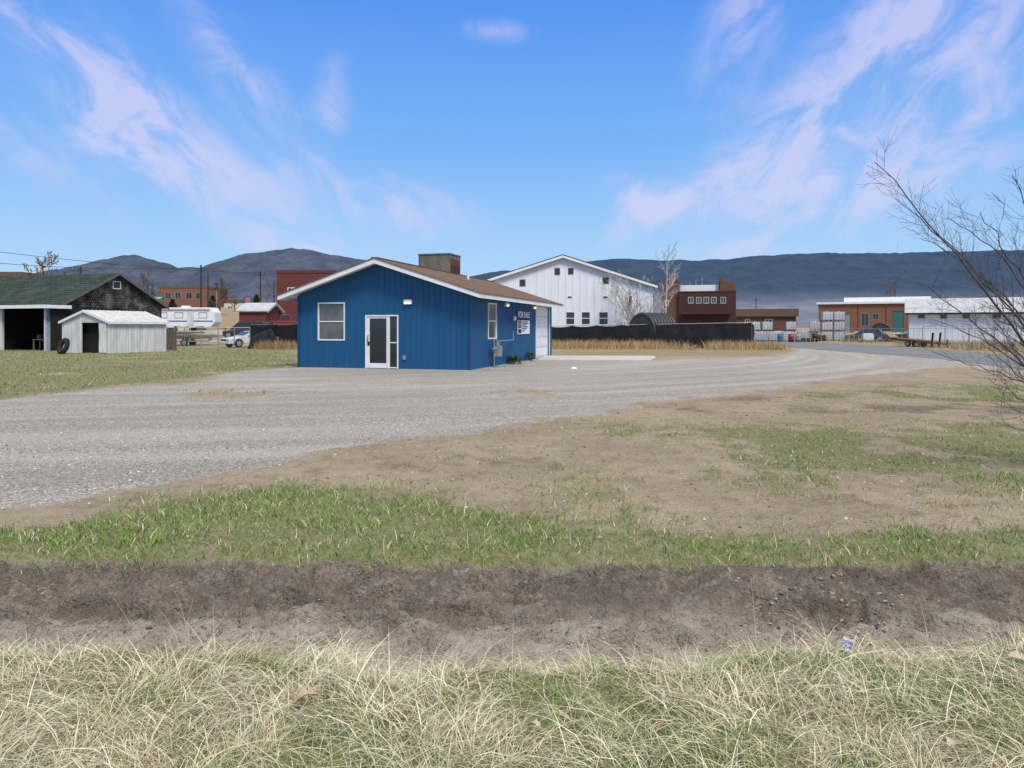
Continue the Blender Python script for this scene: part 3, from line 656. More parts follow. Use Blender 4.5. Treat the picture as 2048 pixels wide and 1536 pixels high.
# ---------------------------------------------------------------- brick and other buildings (box type)
def block_house(name, label, px0, px1, py_top, Y, depth, wallmat, holes_px=(), roofmat='white', parapet=.35, rz=0.0, wincol='white', bar='v', lip=.06):
    q = at((px0+px1)/2, 655, Y); zg = gz(q.x, Y)
    t = thing(name, label, 'building', (q.x, Y, zg), rz)
    u0 = local_hit(t, 'y', 0, px0, 640)[0]; u1 = local_hit(t, 'y', 0, px1, 640)[0]; zt = local_hit(t, 'y', 0, (px0+px1)/2, py_top)[1]
    hl = [rect(t, 'y', 0, *q[:4]) for q in holes_px]
    m = MB(); m.panel(u0, u1, -.8, zt, hl, IDM, .15)
    m.add([(u0, 0, -.8), (u0, depth, -.8), (u0, depth, zt), (u0, 0, zt), (u1, 0, -.8), (u1, depth, -.8), (u1, depth, zt), (u1, 0, zt)], [(0, 1, 2, 3), (7, 6, 5, 4), (1, 5, 6, 2)])
    m.build('wall', wallmat, t, recalc=False)
    MB().box(u0-lip, u1+lip, -lip, depth+.06, zt, zt+parapet).build('roof', roofmat, t)
    for k, q in enumerate(holes_px):
        kind = q[4] if len(q) > 4 else 'w'
        if kind == 'w': window(t, IDM, hl[k], .09, wincol, bar)
        else: MB().box(hl[k][0]+.02, hl[k][1]-.02, .08, .13, max(hl[k][2], -.2), hl[k][3]-.02).build('door', kind, t)
    return t
wq = [(1376, 594, 1387, 607), (1392, 594, 1403, 607), (1407, 594, 1418, 607), (1422, 594, 1433, 607), (1441, 594, 1452, 607)]
bk_ = block_house('brick_house', 'dark maroon brick building with a row of five windows behind the fence', 1358, 1472, 584, 110, 9, 'brickdark', wq, 'brickdark', .15, R(-14), 'greywhite')
p = rect(bk_, 'y', 1.6, 1360, 570, 1440, 584); MB().box(p[0], p[1], 1.6, 8, p[2]-.6, p[3]).build('upper_storey', 'white', bk_)
p = rect(bk_, 'y', .5, 1440, 562, 1471, 584); MB().box(p[0], p[1], .5, 8.5, p[2]-.4, p[3]).build('parapet', 'brickbrown', bk_)
p = rect(bk_, 'y', 1.0, 1438, 552, 1446, 570); MB().box(p[0], p[1], 1.0, 1.8, p[2]-.6, p[3]).build('chimney', 'brickbrown', bk_)
for k in range(3):
    px = 1380+k*12; z0 = local_hit(bk_, 'y', 4, px, 571); MB().tube([(z0[0], 4, z0[1]-.4), (z0[0], 4, z0[1]+.7+.3*k)], .06, 6).build('antenna', 'steel', bk_)
p = rect(bk_, 'y', -1.0, 1362, 624, 1462, 628); MB().box(p[0], p[1], -1.0, 0, p[2], p[3]).build('canopy', 'brickdark', bk_)
block_house('brick_house', 'tall narrow brown brick block standing behind the bare white birch', 1322, 1358, 564, 112, 7, 'brickbrown', [(1330, 600, 1337, 612)], 'brickbrown', .3, R(-14))
rb = block_house('brick_workshop', 'low orange brick workshop with white roof and teal doors beyond the totes', 1637, 1925, 607, 125, 16, 'brickorange',
            [(1682, 628, 1701, 672, 'greypaint'), (1722, 626, 1738, 652), (1745, 626, 1758, 640), (1785, 622, 1807, 672, 'teal'), (1822, 626, 1840, 672, 'teal'), (1652, 628, 1664, 642), (1715, 612, 1716.5, 672, 'brickbrown'), (1771, 612, 1772.5, 672, 'brickbrown')], 'white', .35, R(-25), 'greypaint', lip=.35)
p = rect(rb, 'y', 5, 1688, 594, 1862, 608); MB().box(p[0], p[1], 5, 15, p[2]-.8, p[3]).build('upper_roof', 'white', rb)
block_house('storage_shed', 'long low building with tan roof in front of the mesa', 1470, 1592, 633, 150, 14, 'brickbrown', [(1490, 638, 1500, 650), (1530, 638, 1545, 652)], 'brownroof', 1.6, R(-15), lip=.5)
q = at(1818, 655, 76); t = thing('white_workshop', 'long white workshop with pale metal roof behind the right hand bare tree', 'building', (q.x, 76, 0), R(-29))
hl = [rect(t, 'y', 0, *q_) for q_ in ((1836, 629, 1850, 637), (1880, 629, 1894, 637), (1925, 628, 1940, 637), (1985, 627, 2002, 637))]
m = MB(); m.panel(0, 20, -.2, 3.2, hl, IDM, .1); m.add([(0, 0, -.2), (0, 10, -.2), (0, 10, 3.2), (0, 5, 4.75), (0, 0, 3.2)], [(0, 1, 2, 3, 4)]); m.add([(20, 0, -.2), (20, 10, -.2), (20, 10, 3.2), (20, 5, 4.75), (20, 0, 3.2)], [(4, 3, 2, 1, 0)])
ribs(m, 0, 20, 0, 3.18, hl, IDM, .5, .05, .025); m.build('wall', 'whitemetal', t, recalc=False)
for h in hl: window(t, IDM, h, .06, 'greypaint')
m = MB()
m.prism([(-.5, 3.13), (5, 4.83), (5, 4.75), (-.5, 3.05)], 'x', -.4, 20.4); m.prism([(10.5, 3.13), (5, 4.83), (5, 4.75), (10.5, 3.05)], 'x', -.4, 20.4)
for k in range(27): m.prism([(-.5, 3.15), (5, 4.85), (5, 4.82), (-.5, 3.12)], 'x', -.3+k*.79, -.24+k*.79)
m.build('roof', 'greywhite', t)
MB().box(-.4, 20.4, -.54, -.502, 2.98, 3.15).build('fascia', 'black', t)

# red brick and others on the left
block_house('brick_warehouse', 'plain red brick warehouse rising behind the blue building', 553, 668, 546, 98, 20, 'brickred', [(575, 575, 590, 592)], 'brickred', .4)
block_house('brick_house', 'distant orange brick house with dark windows on the rise', 318, 414, 577, 165, 12, 'brickorange', [(330, 584, 342, 598), (350, 584, 362, 598), (372, 584, 384, 598), (392, 584, 404, 598)], 'brownroof', .6, 0, 'greypaint')
block_house('brick_house', 'brown roofed building at the far left behind the green roof', -60, 42, 553, 120, 10, 'brickred', [], 'brownroof', .8)
block_house('roadside_shop', 'small pale shop with flat brown roof on the rise beside the power poles', 448, 488, 606, 150, 8, 'cream', [(455, 612, 466, 620)], 'brownroof', .7)
t = gable_house('metal_roofed_house', 'dark red house with dull white metal roof behind the red truck', (at(530, 655, 92).x+1.2, 92, gz(at(530, 655, 92).x, 92)), R(90), 6, 3.4, 2.3, 3.3, 'brickred', 'greywhite', [], 0, .3, 'greywhite')

# ---------------------------------------------------------------- old house with open garage
oh = thing('old_house', 'weathered house with mossy green roof and dark open garage at left', 'house', (-31.3, 49.7, 0), R(-20))
LX = 15.0; DP = 8.4; ev, ax_ = 3.35, 5.6
gdr = rect(oh, 'y', -1.5, 4, 614, 88, 702); gdr = (gdr[0], gdr[1], -.05, gdr[3])
axr = local_hit(oh, 'y', -1.5, 91, 660)[0]
m = MB(); m.add([(0, 0, -.2), (0, DP, -.2), (0, DP, ev), (0, DP/2, ax_), (0, 0, ev)], [(0, 1, 2, 3, 4)])
m.add([(-LX, DP, -.2), (0, DP, -.2), (0, DP, ev), (-LX, DP, ev), (-LX, 0, -.2), (-LX, 0, ev), (-LX, DP/2, ax_)], [(0, 1, 2, 3), (4, 0, 3, 6, 5)])
m.build('wall', 'oldshingle', oh, recalc=False)
m = MB(); m.panel(-LX, axr, -.2, 3.0, [gdr], Matrix.Translation((0, -1.5, 0)), .15)
m.build('front_wall', 'dirtywhite', oh, recalc=False)
MB().add([(axr, -1.5, -.2), (axr, 0, -.2), (axr, 0, 3.0), (axr, -1.5, 3.0)], [(0, 1, 2, 3)]).add([(axr, 0, -.2), (0, 0, -.2), (0, 0, ev), (axr, 0, ev)], [(0, 1, 2, 3)]).build('side_wall', 'paleblue', oh)
m = MB(); ga, gb, gc, gd_ = gdr
m.add([(ga-.5, -1.34, -.02), (gb+.4, -1.34, -.02), (gb+.4, 5, -.02), (ga-.5, 5, -.02), (ga-.5, -1.34, 3), (gb+.4, -1.34, 3), (gb+.4, 5, 3), (ga-.5, 5, 3)], [(0, 1, 2, 3), (4, 5, 6, 7), (2, 3, 7, 6), (1, 2, 6, 5), (0, 3, 7, 4)])
m.build('garage_interior', 'interior', oh)
MB().box(-LX-.2, axr+.5, -1.95, .02, 3.02, 3.10).build('porch_roof', 'greenroof', oh)
MB().box(-LX-.2, axr+.52, -2.0, -1.955, 2.90, 3.14).box(axr+.505, axr+.55, -1.95, .0, 2.9, 3.14).build('fascia', 'white', oh)
sl2 = (ax_-ev)/(DP/2)
m = MB()
m.prism([(-.45, ev-.45*sl2+.12), (DP/2, ax_+.12), (DP/2, ax_+.02), (-.45, ev-.45*sl2+.02)], 'x', -LX-.3, .3)
m.prism([(DP+.45, ev-.45*sl2+.12), (DP/2, ax_+.12), (DP/2, ax_+.02), (DP+.45, ev-.45*sl2+.02)], 'x', -LX-.3, .3)
for k in range(14):
    q = k/14; yk = -.45+(DP/2+.45)*q; zk = ev-.45*sl2+.12+(DP/2+.45)*sl2*q
    m.prism([(yk, zk), (yk+.32, zk+.32*sl2), (yk+.32, zk+.32*sl2+.008), (yk, zk+.028)], 'x', -LX-.3, .3)
m.build('roof', 'greenroof', oh)
m = MB()
m.prism([(-.47, ev-.47*sl2+.13), (DP/2, ax_+.13), (DP/2, ax_-.05), (-.47, ev-.47*sl2-.06)], 'x', .302, .34); m.prism([(DP+.47, ev-.47*sl2+.13), (DP/2, ax_+.13), (DP/2, ax_-.05), (DP+.47, ev-.47*sl2-.06)], 'x', .302, .34)
m.build('rake_board', 'greywood', oh)
gw = window(oh, side_m(0), (DP/2-.35, DP/2+.35, 4.5, 5.1), .07, 'dirtywhite')
OM = Matrix.Translation(oh.location) @ Matrix.Rotation(R(-20), 4, 'Z')
q = OM @ Vector(((ga+gb)/2+.6, -.4, 0))
t = thing('work_bench', 'wooden bench with clutter inside the dark open garage', 'bench', q, R(-20))
MB().box(-.8, .8, -.3, .3, .72, .78).build('bench_top', 'wood', t)
for sx in (-.72, .72):
    for sy in (-.22, .22): MB().box(sx-.04, sx+.04, sy-.04, sy+.04, -.02, .72).build('leg', 'wood', t)
for q_ in ((-.5, -.1, -.2, .2, .79, 1.1), (.15, .6, -.15, .15, .79, .95)): MB().box(*q_).build('toolbox', 'rust', t, bevel=.03)

# ---------------------------------------------------------------- metal shed
shp = gp(218, 707); sh = thing('metal_shed', 'white ribbed metal garden shed with open doorway on the lawn', 'shed', (shp.x, shp.y, 0), R(-20))
sw, sd, se, sa = 4.0, 4.4, 1.95, 2.62
dr = rect(sh, 'y', 0, 163, 641, 198, 707); dr = (dr[0], dr[1], -.03, 1.9)
m = MB(); stop_ = lambda u: se+(sa-se)*(1-abs(u+sw/2)/(sw/2))
m.gpanel(-sw, 0, -.05, stop_, [dr], IDM, .06, (-sw/2,))
m.add([(0, 0, -.05), (0, sd, -.05), (0, sd, se), (0, 0, se)], [(0, 1, 2, 3)]); m.add([(-sw, 0, -.05), (-sw, sd, -.05), (-sw, sd, se), (-sw, 0, se)], [(3, 2, 1, 0)])
m.add([(-sw, sd, -.05), (0, sd, -.05), (0, sd, se), (-sw/2, sd, sa), (-sw, sd, se)], [(0, 1, 2, 3, 4)])
ribs(m, -sw, 0, 0, lambda u: stop_(u)-.05, [dr], IDM, .22, .04, .02); ribs(m, 0, sd, 0, se-.04, [], side_m(0), .22, .05, .03)
m.build('wall', 'dirtywhite', sh, recalc=False)
m = MB(); ss = (sa-se)/(sw/2)
for s in (-1, 1):
    xx = sw/2+.15; m.prism([(-sw/2, sa+.07), (-sw/2+s*xx, sa+.07-ss*xx), (-sw/2+s*xx, sa+.03-ss*xx), (-sw/2, sa+.03)], 'y', -.12, sd+.12)
    for k in range(17):
        y = -.1+(sd+.2)*k/16; m.prism([(-sw/2, sa+.095), (-sw/2+s*xx, sa+.095-ss*xx), (-sw/2+s*xx, sa+.06-ss*xx), (-sw/2, sa+.06)], 'y', y-.03, y+.03)
m.build('roof', 'dirtywhite', sh)
m = MB()
for s in (-1, 1): m.prism([(-sw/2, sa+.08), (-sw/2+s*xx, sa+.08-ss*xx), (-sw/2+s*xx, sa-.07-ss*xx), (-sw/2, sa-.07)], 'y', -.15, -.122)
m.box(-sw/2+xx, -sw/2+xx+.03, -.15, sd+.12, sa-.08-ss*xx, sa+.08-ss*xx); m.build('trim', 'white', sh)
MB().box(dr[0]-.3, dr[1]+.3, .4, .42, -.02, 2).box(dr[0]-.3, dr[0]-.28, .07, .4, 0, 2).box(dr[1]+.28, dr[1]+.3, .07, .4, 0, 2).box(dr[0]-.3, dr[1]+.3, .07, .4, 1.93, 1.95).build('doorway_shade_box', 'interior', sh)  # shallow near-black box in place of the shaded inside of the shed
m = MB(); nseg = 8; v = []
for i in range(nseg+1):
    for k in range(5):
        v.append((dr[1]+.05+i*.075, -.05-.05*(i % 2)-.02*math.sin(k*2+i), .05+k*.45))
m.add(v, [(i*5+k, (i+1)*5+k, (i+1)*5+k+1, i*5+k+1) for i in range(nseg) for k in range(4)]); m.build('door', 'dirtywhite', sh)
tp = gp(127, 708); t = thing('tyre', 'old black tyre leaning beside the white shed', 'tyre', (tp.x, tp.y, 0), R(-32))
TXm = Matrix.Translation((0, 0, .46)) @ Matrix.Rotation(R(-18), 4, 'X')
MB().ring((0, 0, 0), (0, 1, 0), .37, .14, 36, 10, TXm).build('casing', 'rubber', t, True)
tm = MB()
for i in range(30):
    q = 2*PI*i/30; tm.box(-.02, .02, -.09, .09, .50, .52, TXm @ Matrix.Rotation(q, 4, 'Y'))
tm.build('tread', 'rubber', t)

# ---------------------------------------------------------------- vehicles
def wheel(root, x, y, r, wd_, s):
    o = MB().tube([(x, y, r), (x, y+s*.02, r), (x, y+s*wd_*.9, r), (x, y+s*wd_, r)], [r*.9, r, r, r*.9], 20).build('wheel', 'rubber', root, False)
    MB().tube([(x, y+s*wd_, r), (x, y+s*(wd_+.012), r)], [r*.62, r*.55], 16).build('rim', 'steel', o)
def arcpts(cx, r, n=7): return [(cx+r*math.cos(PI-PI*i/n), .32+r*math.sin(PI*i/n)) for i in range(n+1)]
def car(name, label, loc, rz, Ln, Wd, paint, prof, cab, wr=.32, wx=(.8, 3.4), cat='car'):
    t = thing(name, label, cat, loc, rz); h = Wd/2
    poly = [(0.05, .28)]+arcpts(wx[0], wr+.06)+arcpts(wx[1], wr+.06)+[(Ln-.05, .28)]+prof
    body = MB().prism(poly, 'y', -h, h).build('body', paint, t, False, .04)
    b0, b1, t0, t1, zb, zt = cab; ins = .18
    V = [(b0, -h+.04, zb), (b1, -h+.04, zb), (b1, h-.04, zb), (b0, h-.04, zb), (t0, -h+ins, zt), (t1, -h+ins, zt), (t1, h-ins, zt), (t0, h-ins, zt)]
    cb = MB().add(V, [(0, 1, 5, 4), (1, 2, 6, 5), (2, 3, 7, 6), (3, 0, 4, 7), (4, 5, 6, 7)]).build('cabin', paint, t, False, .03)
    for fc in ((0, 1, 5, 4), (1, 2, 6, 5), (2, 3, 7, 6), (3, 0, 4, 7)):
        p4 = [Vector(V[i]) for i in fc]; nrm = (p4[1]-p4[0]).cross(p4[3]-p4[0]).normalized()
        wide = (p4[1]-p4[0]).length > Wd
        rngs = ((.06, .49), (.53, .94)) if wide else ((.07, .93),)
        for s0_, s1_ in rngs:
            L0 = lambda s, k: (p4[0].lerp(p4[1], s)).lerp(p4[3].lerp(p4[2], s), k)+nrm*.012
            MB().add([L0(s0_, .12), L0(s1_, .12), L0(s1_, .88), L0(s0_, .88)], [(0, 1, 2, 3)]).build('window', 'glass', t)
    for x in wx:
        for s in (-1, 1): wheel(t, x, s*(h-.2), wr, .2, s)
    zl = .62
    for s in (-1, 1):
        MB().box(-.015, .06, s*(h-.22)-.17, s*(h-.22)+.17, zl-.07, zl+.08).build('headlight', 'headlight', t, bevel=.01)
        MB().box(Ln-.06, Ln+.015, s*(h-.2)-.14, s*(h-.2)+.14, zl, zl+.16).build('taillight', 'tail', t)
        MB().box(b0+.35, b0+.5, s*(h+.02)-.07, s*(h+.02)+.07, zb+.02, zb+.14).build('mirror', paint, t, bevel=.02)
    MB().box(-.02, .03, -.4, .4, zl-.06, zl+.06).build('grille', 'black', t)
    MB().box(-.05, .06, -h+.02, h-.02, .3, .48).build('bumper', paint, t, bevel=.03); MB().box(-.07, -.051, -.25, .25, .34, .44).build('number_plate', 'signwhite', t)
    return t
sedan = [(4.45, .55), (4.4, .86), (3.7, .92), (1.25, .88), (.25, .72), (0, .6)]
cp = gp(474, 695); car('parked_car', 'older white sedan parked left of the tarp covered heap', (cp.x-.9, cp.y-.4, 0), R(48), 4.6, 1.75, 'carwhite', sedan, (1.25, 4.0, 2.1, 3.3, .9, 1.32), .31, (.85, 3.6))
q = at(512, 655, 70); car('parked_car', 'dark car parked beyond the black screen beside the tarp', (q.x-1.8, 66, gz(q.x, 66)+.25), R(8), 4.6, 1.8, 'cardark', sedan, (.9, 4.3, 1.7, 3.9, .9, 1.62), .34, (.85, 3.6))
q = at(1715, 655, 82); car('parked_car', 'dark car parked behind the chain link fence beyond the road', (q.x-1.5, 82, gz(q.x, 82)), R(-24), 4.5, 1.75, 'cardark', sedan, (1.1, 4.1, 2.0, 3.5, .9, 1.42), .31, (.85, 3.55))
q = at(552, 655, 84); t = thing('pickup_truck', 'red old truck parked in front of the red house', 'truck', (q.x-1.2, 84, gz(q.x, 84)), R(12))
MB().prism([(0.02, .45)]+[(.9+.5*math.cos(PI-PI*i/7), .45+.5*math.sin(PI*i/7)) for i in range(8)]+[(3.9+.5*math.cos(PI-PI*i/7), .45+.5*math.sin(PI*i/7)) for i in range(8)]+[(5.1, .45), (5.1, 1.15), (2.9, 1.15), (1.5, 1.18), (.1, 1.05)], 'y', -.95, .95).build('body', 'red', t, bevel=.05)
V = [(1.45, -.88, 1.15), (2.95, -.88, 1.15), (2.95, .88, 1.15), (1.45, .88, 1.15), (1.8, -.78, 1.95), (2.9, -.78, 1.95), (2.9, .78, 1.95), (1.8, .78, 1.95)]
MB().add(V, [(0, 1, 5, 4), (1, 2, 6, 5), (2, 3, 7, 6), (3, 0, 4, 7), (4, 5, 6, 7)]).build('cabin', 'red', t, bevel=.04)
MB().add([(1.75, -.885, 1.25), (2.8, -.885, 1.25), (2.8, -.82, 1.82), (1.95, -.82, 1.82)], [(0, 1, 2, 3)]).build('window', 'glass', t)
MB().add([(1.45, -.75, 1.25), (1.45, .75, 1.25), (1.72, .68, 1.85), (1.72, -.68, 1.85)], [(0, 1, 2, 3)]).build('windscreen', 'glass', t)
for x in (.9, 3.9):
    for s in (-1, 1): wheel(t, x, s*.72, .42, .24, s)
for s in (-1, 1): MB().tube([(.05, s*.65, .85), (-.03, s*.65, .85)], .12, 12).build('headlight', 'headlight', t)
MB().box(-.12, .0, -.95, .95, .45, .62).build('bumper', 'steel', t, bevel=.03); MB().box(-.01, .04, -.45, .45, .7, 1.0).build('grille', 'steel', t)
# travel trailer
q = at(374, 655, 80); zg = gz(q.x, 80); t = thing('travel_trailer', 'white travel trailer with dark windows parked behind the boat', 'caravan', (q.x, 80, zg), R(4))
pr = [(-3.35, .55), (3.0, .55), (3.45, 1.1), (3.4, 2.2), (3.0, 2.72), (-3.0, 2.72), (-3.35, 2.4)]
MB().prism(pr, 'y', -1.15, 1.15).build('body', 'white', t, bevel=.06)
for u0, u1 in ((-2.7, -1.7), (-.9, .0), (1.7, 2.6)): window(t, Matrix.Translation((0, -1.155, 0)), (u0, u1, 1.55, 2.2), .05, 'steel')
MB().box(.45, 1.15, -1.19, -1.151, .75, 2.4).build('door', 'dirtywhite', t, bevel=.01)
MB().box(-3.3, 3.2, -1.165, -1.152, 1.15, 1.28).build('stripe', 'signblue', t)
MB().box(-2.9, 2.9, -1.3, -1.17, 2.5, 2.62).build('awning', 'dirtywhite', t); MB().box(-.5, .3, -.4, .4, 2.72, 2.95).build('roof_vent', 'white', t, bevel=.05)
for x in (-.45, .4):
    for s in (-1, 1): wheel(t, x, s*.95, .34, .2, s)
MB().tube([(3.3, 0, .5), (4.4, 0, .45)], .06, 6).tube([(4.2, 0, .45), (4.2, 0, 0)], .04, 6).build('tow_bar', 'black', t)
# boat on a trailer
q = gp(398, 692); t = thing('motor_boat', 'cream motor boat with windscreen on a trailer beside the shed', 'boat', (q.x, q.y, 0), R(2))
hull = MB(); secs = []
for i in range(11):
    s = i/10; x = -2.2+4.2*s; wd_ = .95*(1-max(0, s-.35)**2*2.3); wd_ = max(wd_, .02); keel = .62+.5*max(0, s-.5)**2*2.2
    secs.append([(x, -wd_, 1.28+.12*s), (x, -wd_*.9, .92+.1*s), (x, 0, keel), (x, wd_*.9, .92+.1*s), (x, wd_, 1.28+.12*s)])
hull.add([p for s in secs for p in s], [(i*5+k, (i+1)*5+k, (i+1)*5+k+1, i*5+k+1) for i in range(10) for k in range(4)]+[(0, 1, 2, 3, 4)]+[(i*5, (i+1)*5, (i+1)*5+4, i*5+4) for i in range(10)])
hull.build('hull', 'cream', t)
MB().box(-2.15, .9, -.955, -.93, 1.12, 1.2).build('stripe', 'rust', t)
MB().add([(.2, -.75, 1.33), (.75, 0, 1.38), (.2, .75, 1.33), (-.1, -.62, 1.68), (.35, 0, 1.72), (-.1, .62, 1.68)], [(0, 1, 4, 3), (1, 2, 5, 4)]).build('windscreen', 'glass', t)
MB().box(-1.5, -1.1, -.7, .7, 1.3, 1.55).build('seat', 'cream', t, bevel=.04)
MB().box(-2.55, -2.22, -.2, .2, .7, 1.6).build('outboard_motor', 'black', t, bevel=.05)
tr = thing('boat_trailer', 'low steel trailer carrying the cream motor boat', 'trailer', (q.x, q.y, 0), R(2))
MB().tube([(-2, -.7, .42), (1.2, -.7, .42), (3.0, 0, .42)], .05, 6).tube([(-2, .7, .42), (1.2, .7, .42), (3.0, 0, .42)], .05, 6).tube([(-1, -.75, .42), (-1, .75, .42)], .05, 6).box(-1.2, -1.1, -.6, .6, .45, .66).box(.9, 1.0, -.3, .3, .45, .66).build('frame', 'steel', tr)
for s in (-1, 1): wheel(tr, -.9, s*.78, .3, .18, s)
MB().tube([(2.8, 0, .4), (2.8, 0, -.02)], .04, 6).build('jack_stand', 'steel', tr)
# flatbed trailer by the road
q = gp(1842, 694); t = thing('flatbed_trailer', 'wooden deck flatbed trailer tilted among weeds beyond the road at right', 'trailer', (q.x, q.y, -.03), R(-48))
t.rotation_euler = (0, R(5), R(-52)); t.scale = (.85, .85, .85)
MB().box(-2.4, 1.3, -.9, .9, .62, .68).build('deck', 'wood', t)
MB().box(-2.45, 1.35, -.98, -.905, .5, .72).box(-2.45, 1.35, .905, .98, .5, .72).box(-2.45, -2.401, -.9, .9, .5, .75).tube([(1.3, -.6, .56), (2.4, 0, .52), (1.3, .6, .56)], .06, 6).build('frame', 'rust', t)
MB().add([(-2.45, -.85, .68), (-2.45, .85, .68), (-3.3, .85, 1.25), (-3.3, -.85, 1.25), (-2.45, -.85, .62), (-2.45, .85, .62), (-3.3, .85, 1.19), (-3.3, -.85, 1.19)], [(0, 1, 2, 3), (4, 5, 6, 7), (0, 3, 7, 4), (1, 2, 6, 5), (2, 3, 7, 6)]).build('ramp', 'wood', t)
for x in (-.9, -.1):
    for s in (-1, 1): wheel(t, x, s*.70, .28, .18, s)
for s in (-1, 1): MB().box(1.2, 1.34, s*.85-.07, s*.85+.07, .1, 1.55).build('stake', 'black', t)
MB().box(2.2, 2.32, -.06, .06, .2, .95).build('jack_stand', 'black', t)

# ---------------------------------------------------------------- fences
def screen_fence(name, label, p0, p1, h0, h1, nseg, npost, ret=None):
    p0 = Vector(p0); p1 = Vector(p1); d = p1-p0; L_ = d.length; t = thing(name, label, 'fence', p0, math.atan2(d.y, d.x))
    m = MB(); nz_ = 8
    for i in range(nseg+1):
        s = i/nseg; x = s*L_; bay = abs(math.sin(PI*s*(npost-1))); H = h0+(h1-h0)*s-.12*bay**.7
        for k in range(nz_+1):
            z = -.05+(H+.05)*k/nz_
            wob = .12*(float(fbm(np.array([x*1.6]), np.array([z*1.1]), 3, 61)[0])-.5)*2+.05*math.sin(x*2.1)*(k/nz_)
            m.v.append((x, wob-.03, z))
    n1 = nz_+1
    m.f = [(i*n1+k, (i+1)*n1+k, (i+1)*n1+k+1, i*n1+k+1) for i in range(nseg) for k in range(nz_)]
    m.build('screen', 'blackcloth', t, True, recalc=False)
    for i in range(npost):
        s = i/(npost-1); MB().tube([(s*L_, .18, -.1), (s*L_, .18, h0+(h1-h0)*s+.06)], .03, 8).build('post', 'steel', t)
    MB().tube([(0, .18, h0-.02), (L_, .18, h1-.02)], .022, 6).build('rail', 'steel', t)
    return t
fa_ = at(1096, 655, 57); fb_ = at(1503, 655, 53.8); fa_.z = fb_.z = 0
screen_fence('screened_fence', 'long black screened fence between the blue building and the road', fa_, fb_, 1.72, 2.0, 130, 9)
screen_fence('screened_fence', 'black screened fence side running back along the road', fb_+Vector((.02, .25, 0)), Vector((25.5, 75, 0)), 2.0, 1.9, 50, 6)
fd_ = at(500, 655, 55.5); fe_ = at(640, 655, 53); fd_.z = fe_.z = 0
screen_fence('screened_fence', 'short black screened fence joining the left side of the blue building', fd_, fe_, 1.85, 1.9, 50, 4)
q = at(530, 655, 53.6); t = thing('tarp_covered_heap', 'black tarp draped over a heap beside the white car', 'tarp', (q.x, q.y, 0), 0); m = MB()
for i in range(25):
    for k in range(9):
        x = -1.1+2.2*i/24; s = k/8; top = 1.35*(1-abs(x/1.15)**4)*(.85+.3*float(vnoise(np.array([x*2]), np.array([3.]), 2)[0]))
        y = -.55+.45*s+.07*math.sin(x*7); m.v.append((x, y, top*math.sin(s*PI/2)**.7 if s > 0 else -.02))
m.f = [(i*9+k, (i+1)*9+k, (i+1)*9+k+1, i*9+k+1) for i in range(24) for k in range(8)]; m.build('cover', 'blackcloth', t, True, recalc=False)
MB().box(-.9, .9, -.08, .5, 0, .9).build('covered_crate', 'wood', t)
def wire_fence(label, p0, p1, h, npost, mat='steel'):
    p0 = Vector(p0); p1 = Vector(p1); d = p1-p0; L_ = d.length; t = thing('chain_link_fence', label, 'fence', p0, math.atan2(d.y, d.x))
    for i in range(npost): MB().tube([(L_*i/(npost-1), 0, -.2), (L_*i/(npost-1), 0, h+.05)], .035, 6).build('post', mat, t)
    MB().tube([(0, 0, h), (L_, 0, h)], .022, 6).build('rail', mat, t)
    m = MB(); st = .16; n = int(L_/st)
    for i in range(-int(h/st), n+1):
        for sg_ in (1, -1):
            a0, a1 = i*st, i*st+h
            x0, x1 = max(a0, 0), min(a1, L_)
            if x1 <= x0: continue
            z0, z1 = x0-a0, x1-a0
            if sg_ < 0: z0, z1 = h-z0, h-z1
            m.tube([(x0, .01*sg_, z0), (x1, .01*sg_, z1)], .0035, 3, None, False)
    m.build('netting', mat, t, recalc=False)
    return t
wa = at(335, 655, 52); wb = at(500, 655, 55); wa.z = wb.z = 0
wire_fence('chain link fence between the metal shed and the black screen', wa, wb, 1.6, 6)
wa = at(1690, 655, 76); wb = at(2100, 655, 58); wa.z = wb.z = 0
wire_fence('chain link fence along the far side of the road', wa, wb, 1.5, 10)
q = at(339, 655, 50); t = thing('wooden_gate', 'small grey wooden gate beside the metal shed', 'gate', (q.x, q.y, 0), R(-10))
for k in range(5): MB().box(-.3+k*.13, -.19+k*.13, -.015, .015, .05, 1.5+.04*(k % 2)).build('board', 'greywood', t)
for z in (.4, 1.1): MB().box(-.32, .36, .016, .05, z, z+.1).build('crossbar', 'greywood', t)
for s in (-.42, .46): MB().box(s-.06, s+.06, -.06, .06, -.1, 1.7).build('post', 'greywood', t)

# ---------------------------------------------------------------- pipe coils, totes, pallets, drums
def coil(label, loc, rz, r, wd_, n):
    t = thing('pipe_coil', label, 'pipe coil', loc, rz); m = MB(); tr_ = wd_/n/2*1.04
    for i in range(n):
        for j in range(3): m.ring((-wd_/2+(i+.5)*wd_/n, 0, r), (1, 0, 0), r-tr_-j*tr_*1.8, tr_, 40, 8)
    m.build('pipe', 'pipeblack', t, True, recalc=False)
    MB().tube([(-wd_/2-.02, 0, r), (wd_/2+.02, 0, r)], r*.80, 30).tube([(-wd_/2-.06, 0, r), (wd_/2+.06, 0, r)], r*.18, 12).build('reel', 'reeldark', t)
    return t
q = at(1306, 655, 57); coil('large black coil of ribbed pipe behind the long fence', (q.x, 57.0, 0), R(38), 1.40, 2.9, 8)
q = at(1762, 655, 86); coil('smaller black coil of pipe beyond the road', (q.x, 86, gz(q.x, 86)), R(60), 1.1, 1.5, 6)
tt = thing('storage_tote', '', 'tote', (0, 0, 0), 0, 'white totes stacked beyond the road')
MB().box(-.55, .55, -.46, .46, .17, 1.08).tube([(0, 0, 1.08), (0, 0, 1.15)], .12, 10).build('tank', 'tote', tt, bevel=.06)
m = MB()
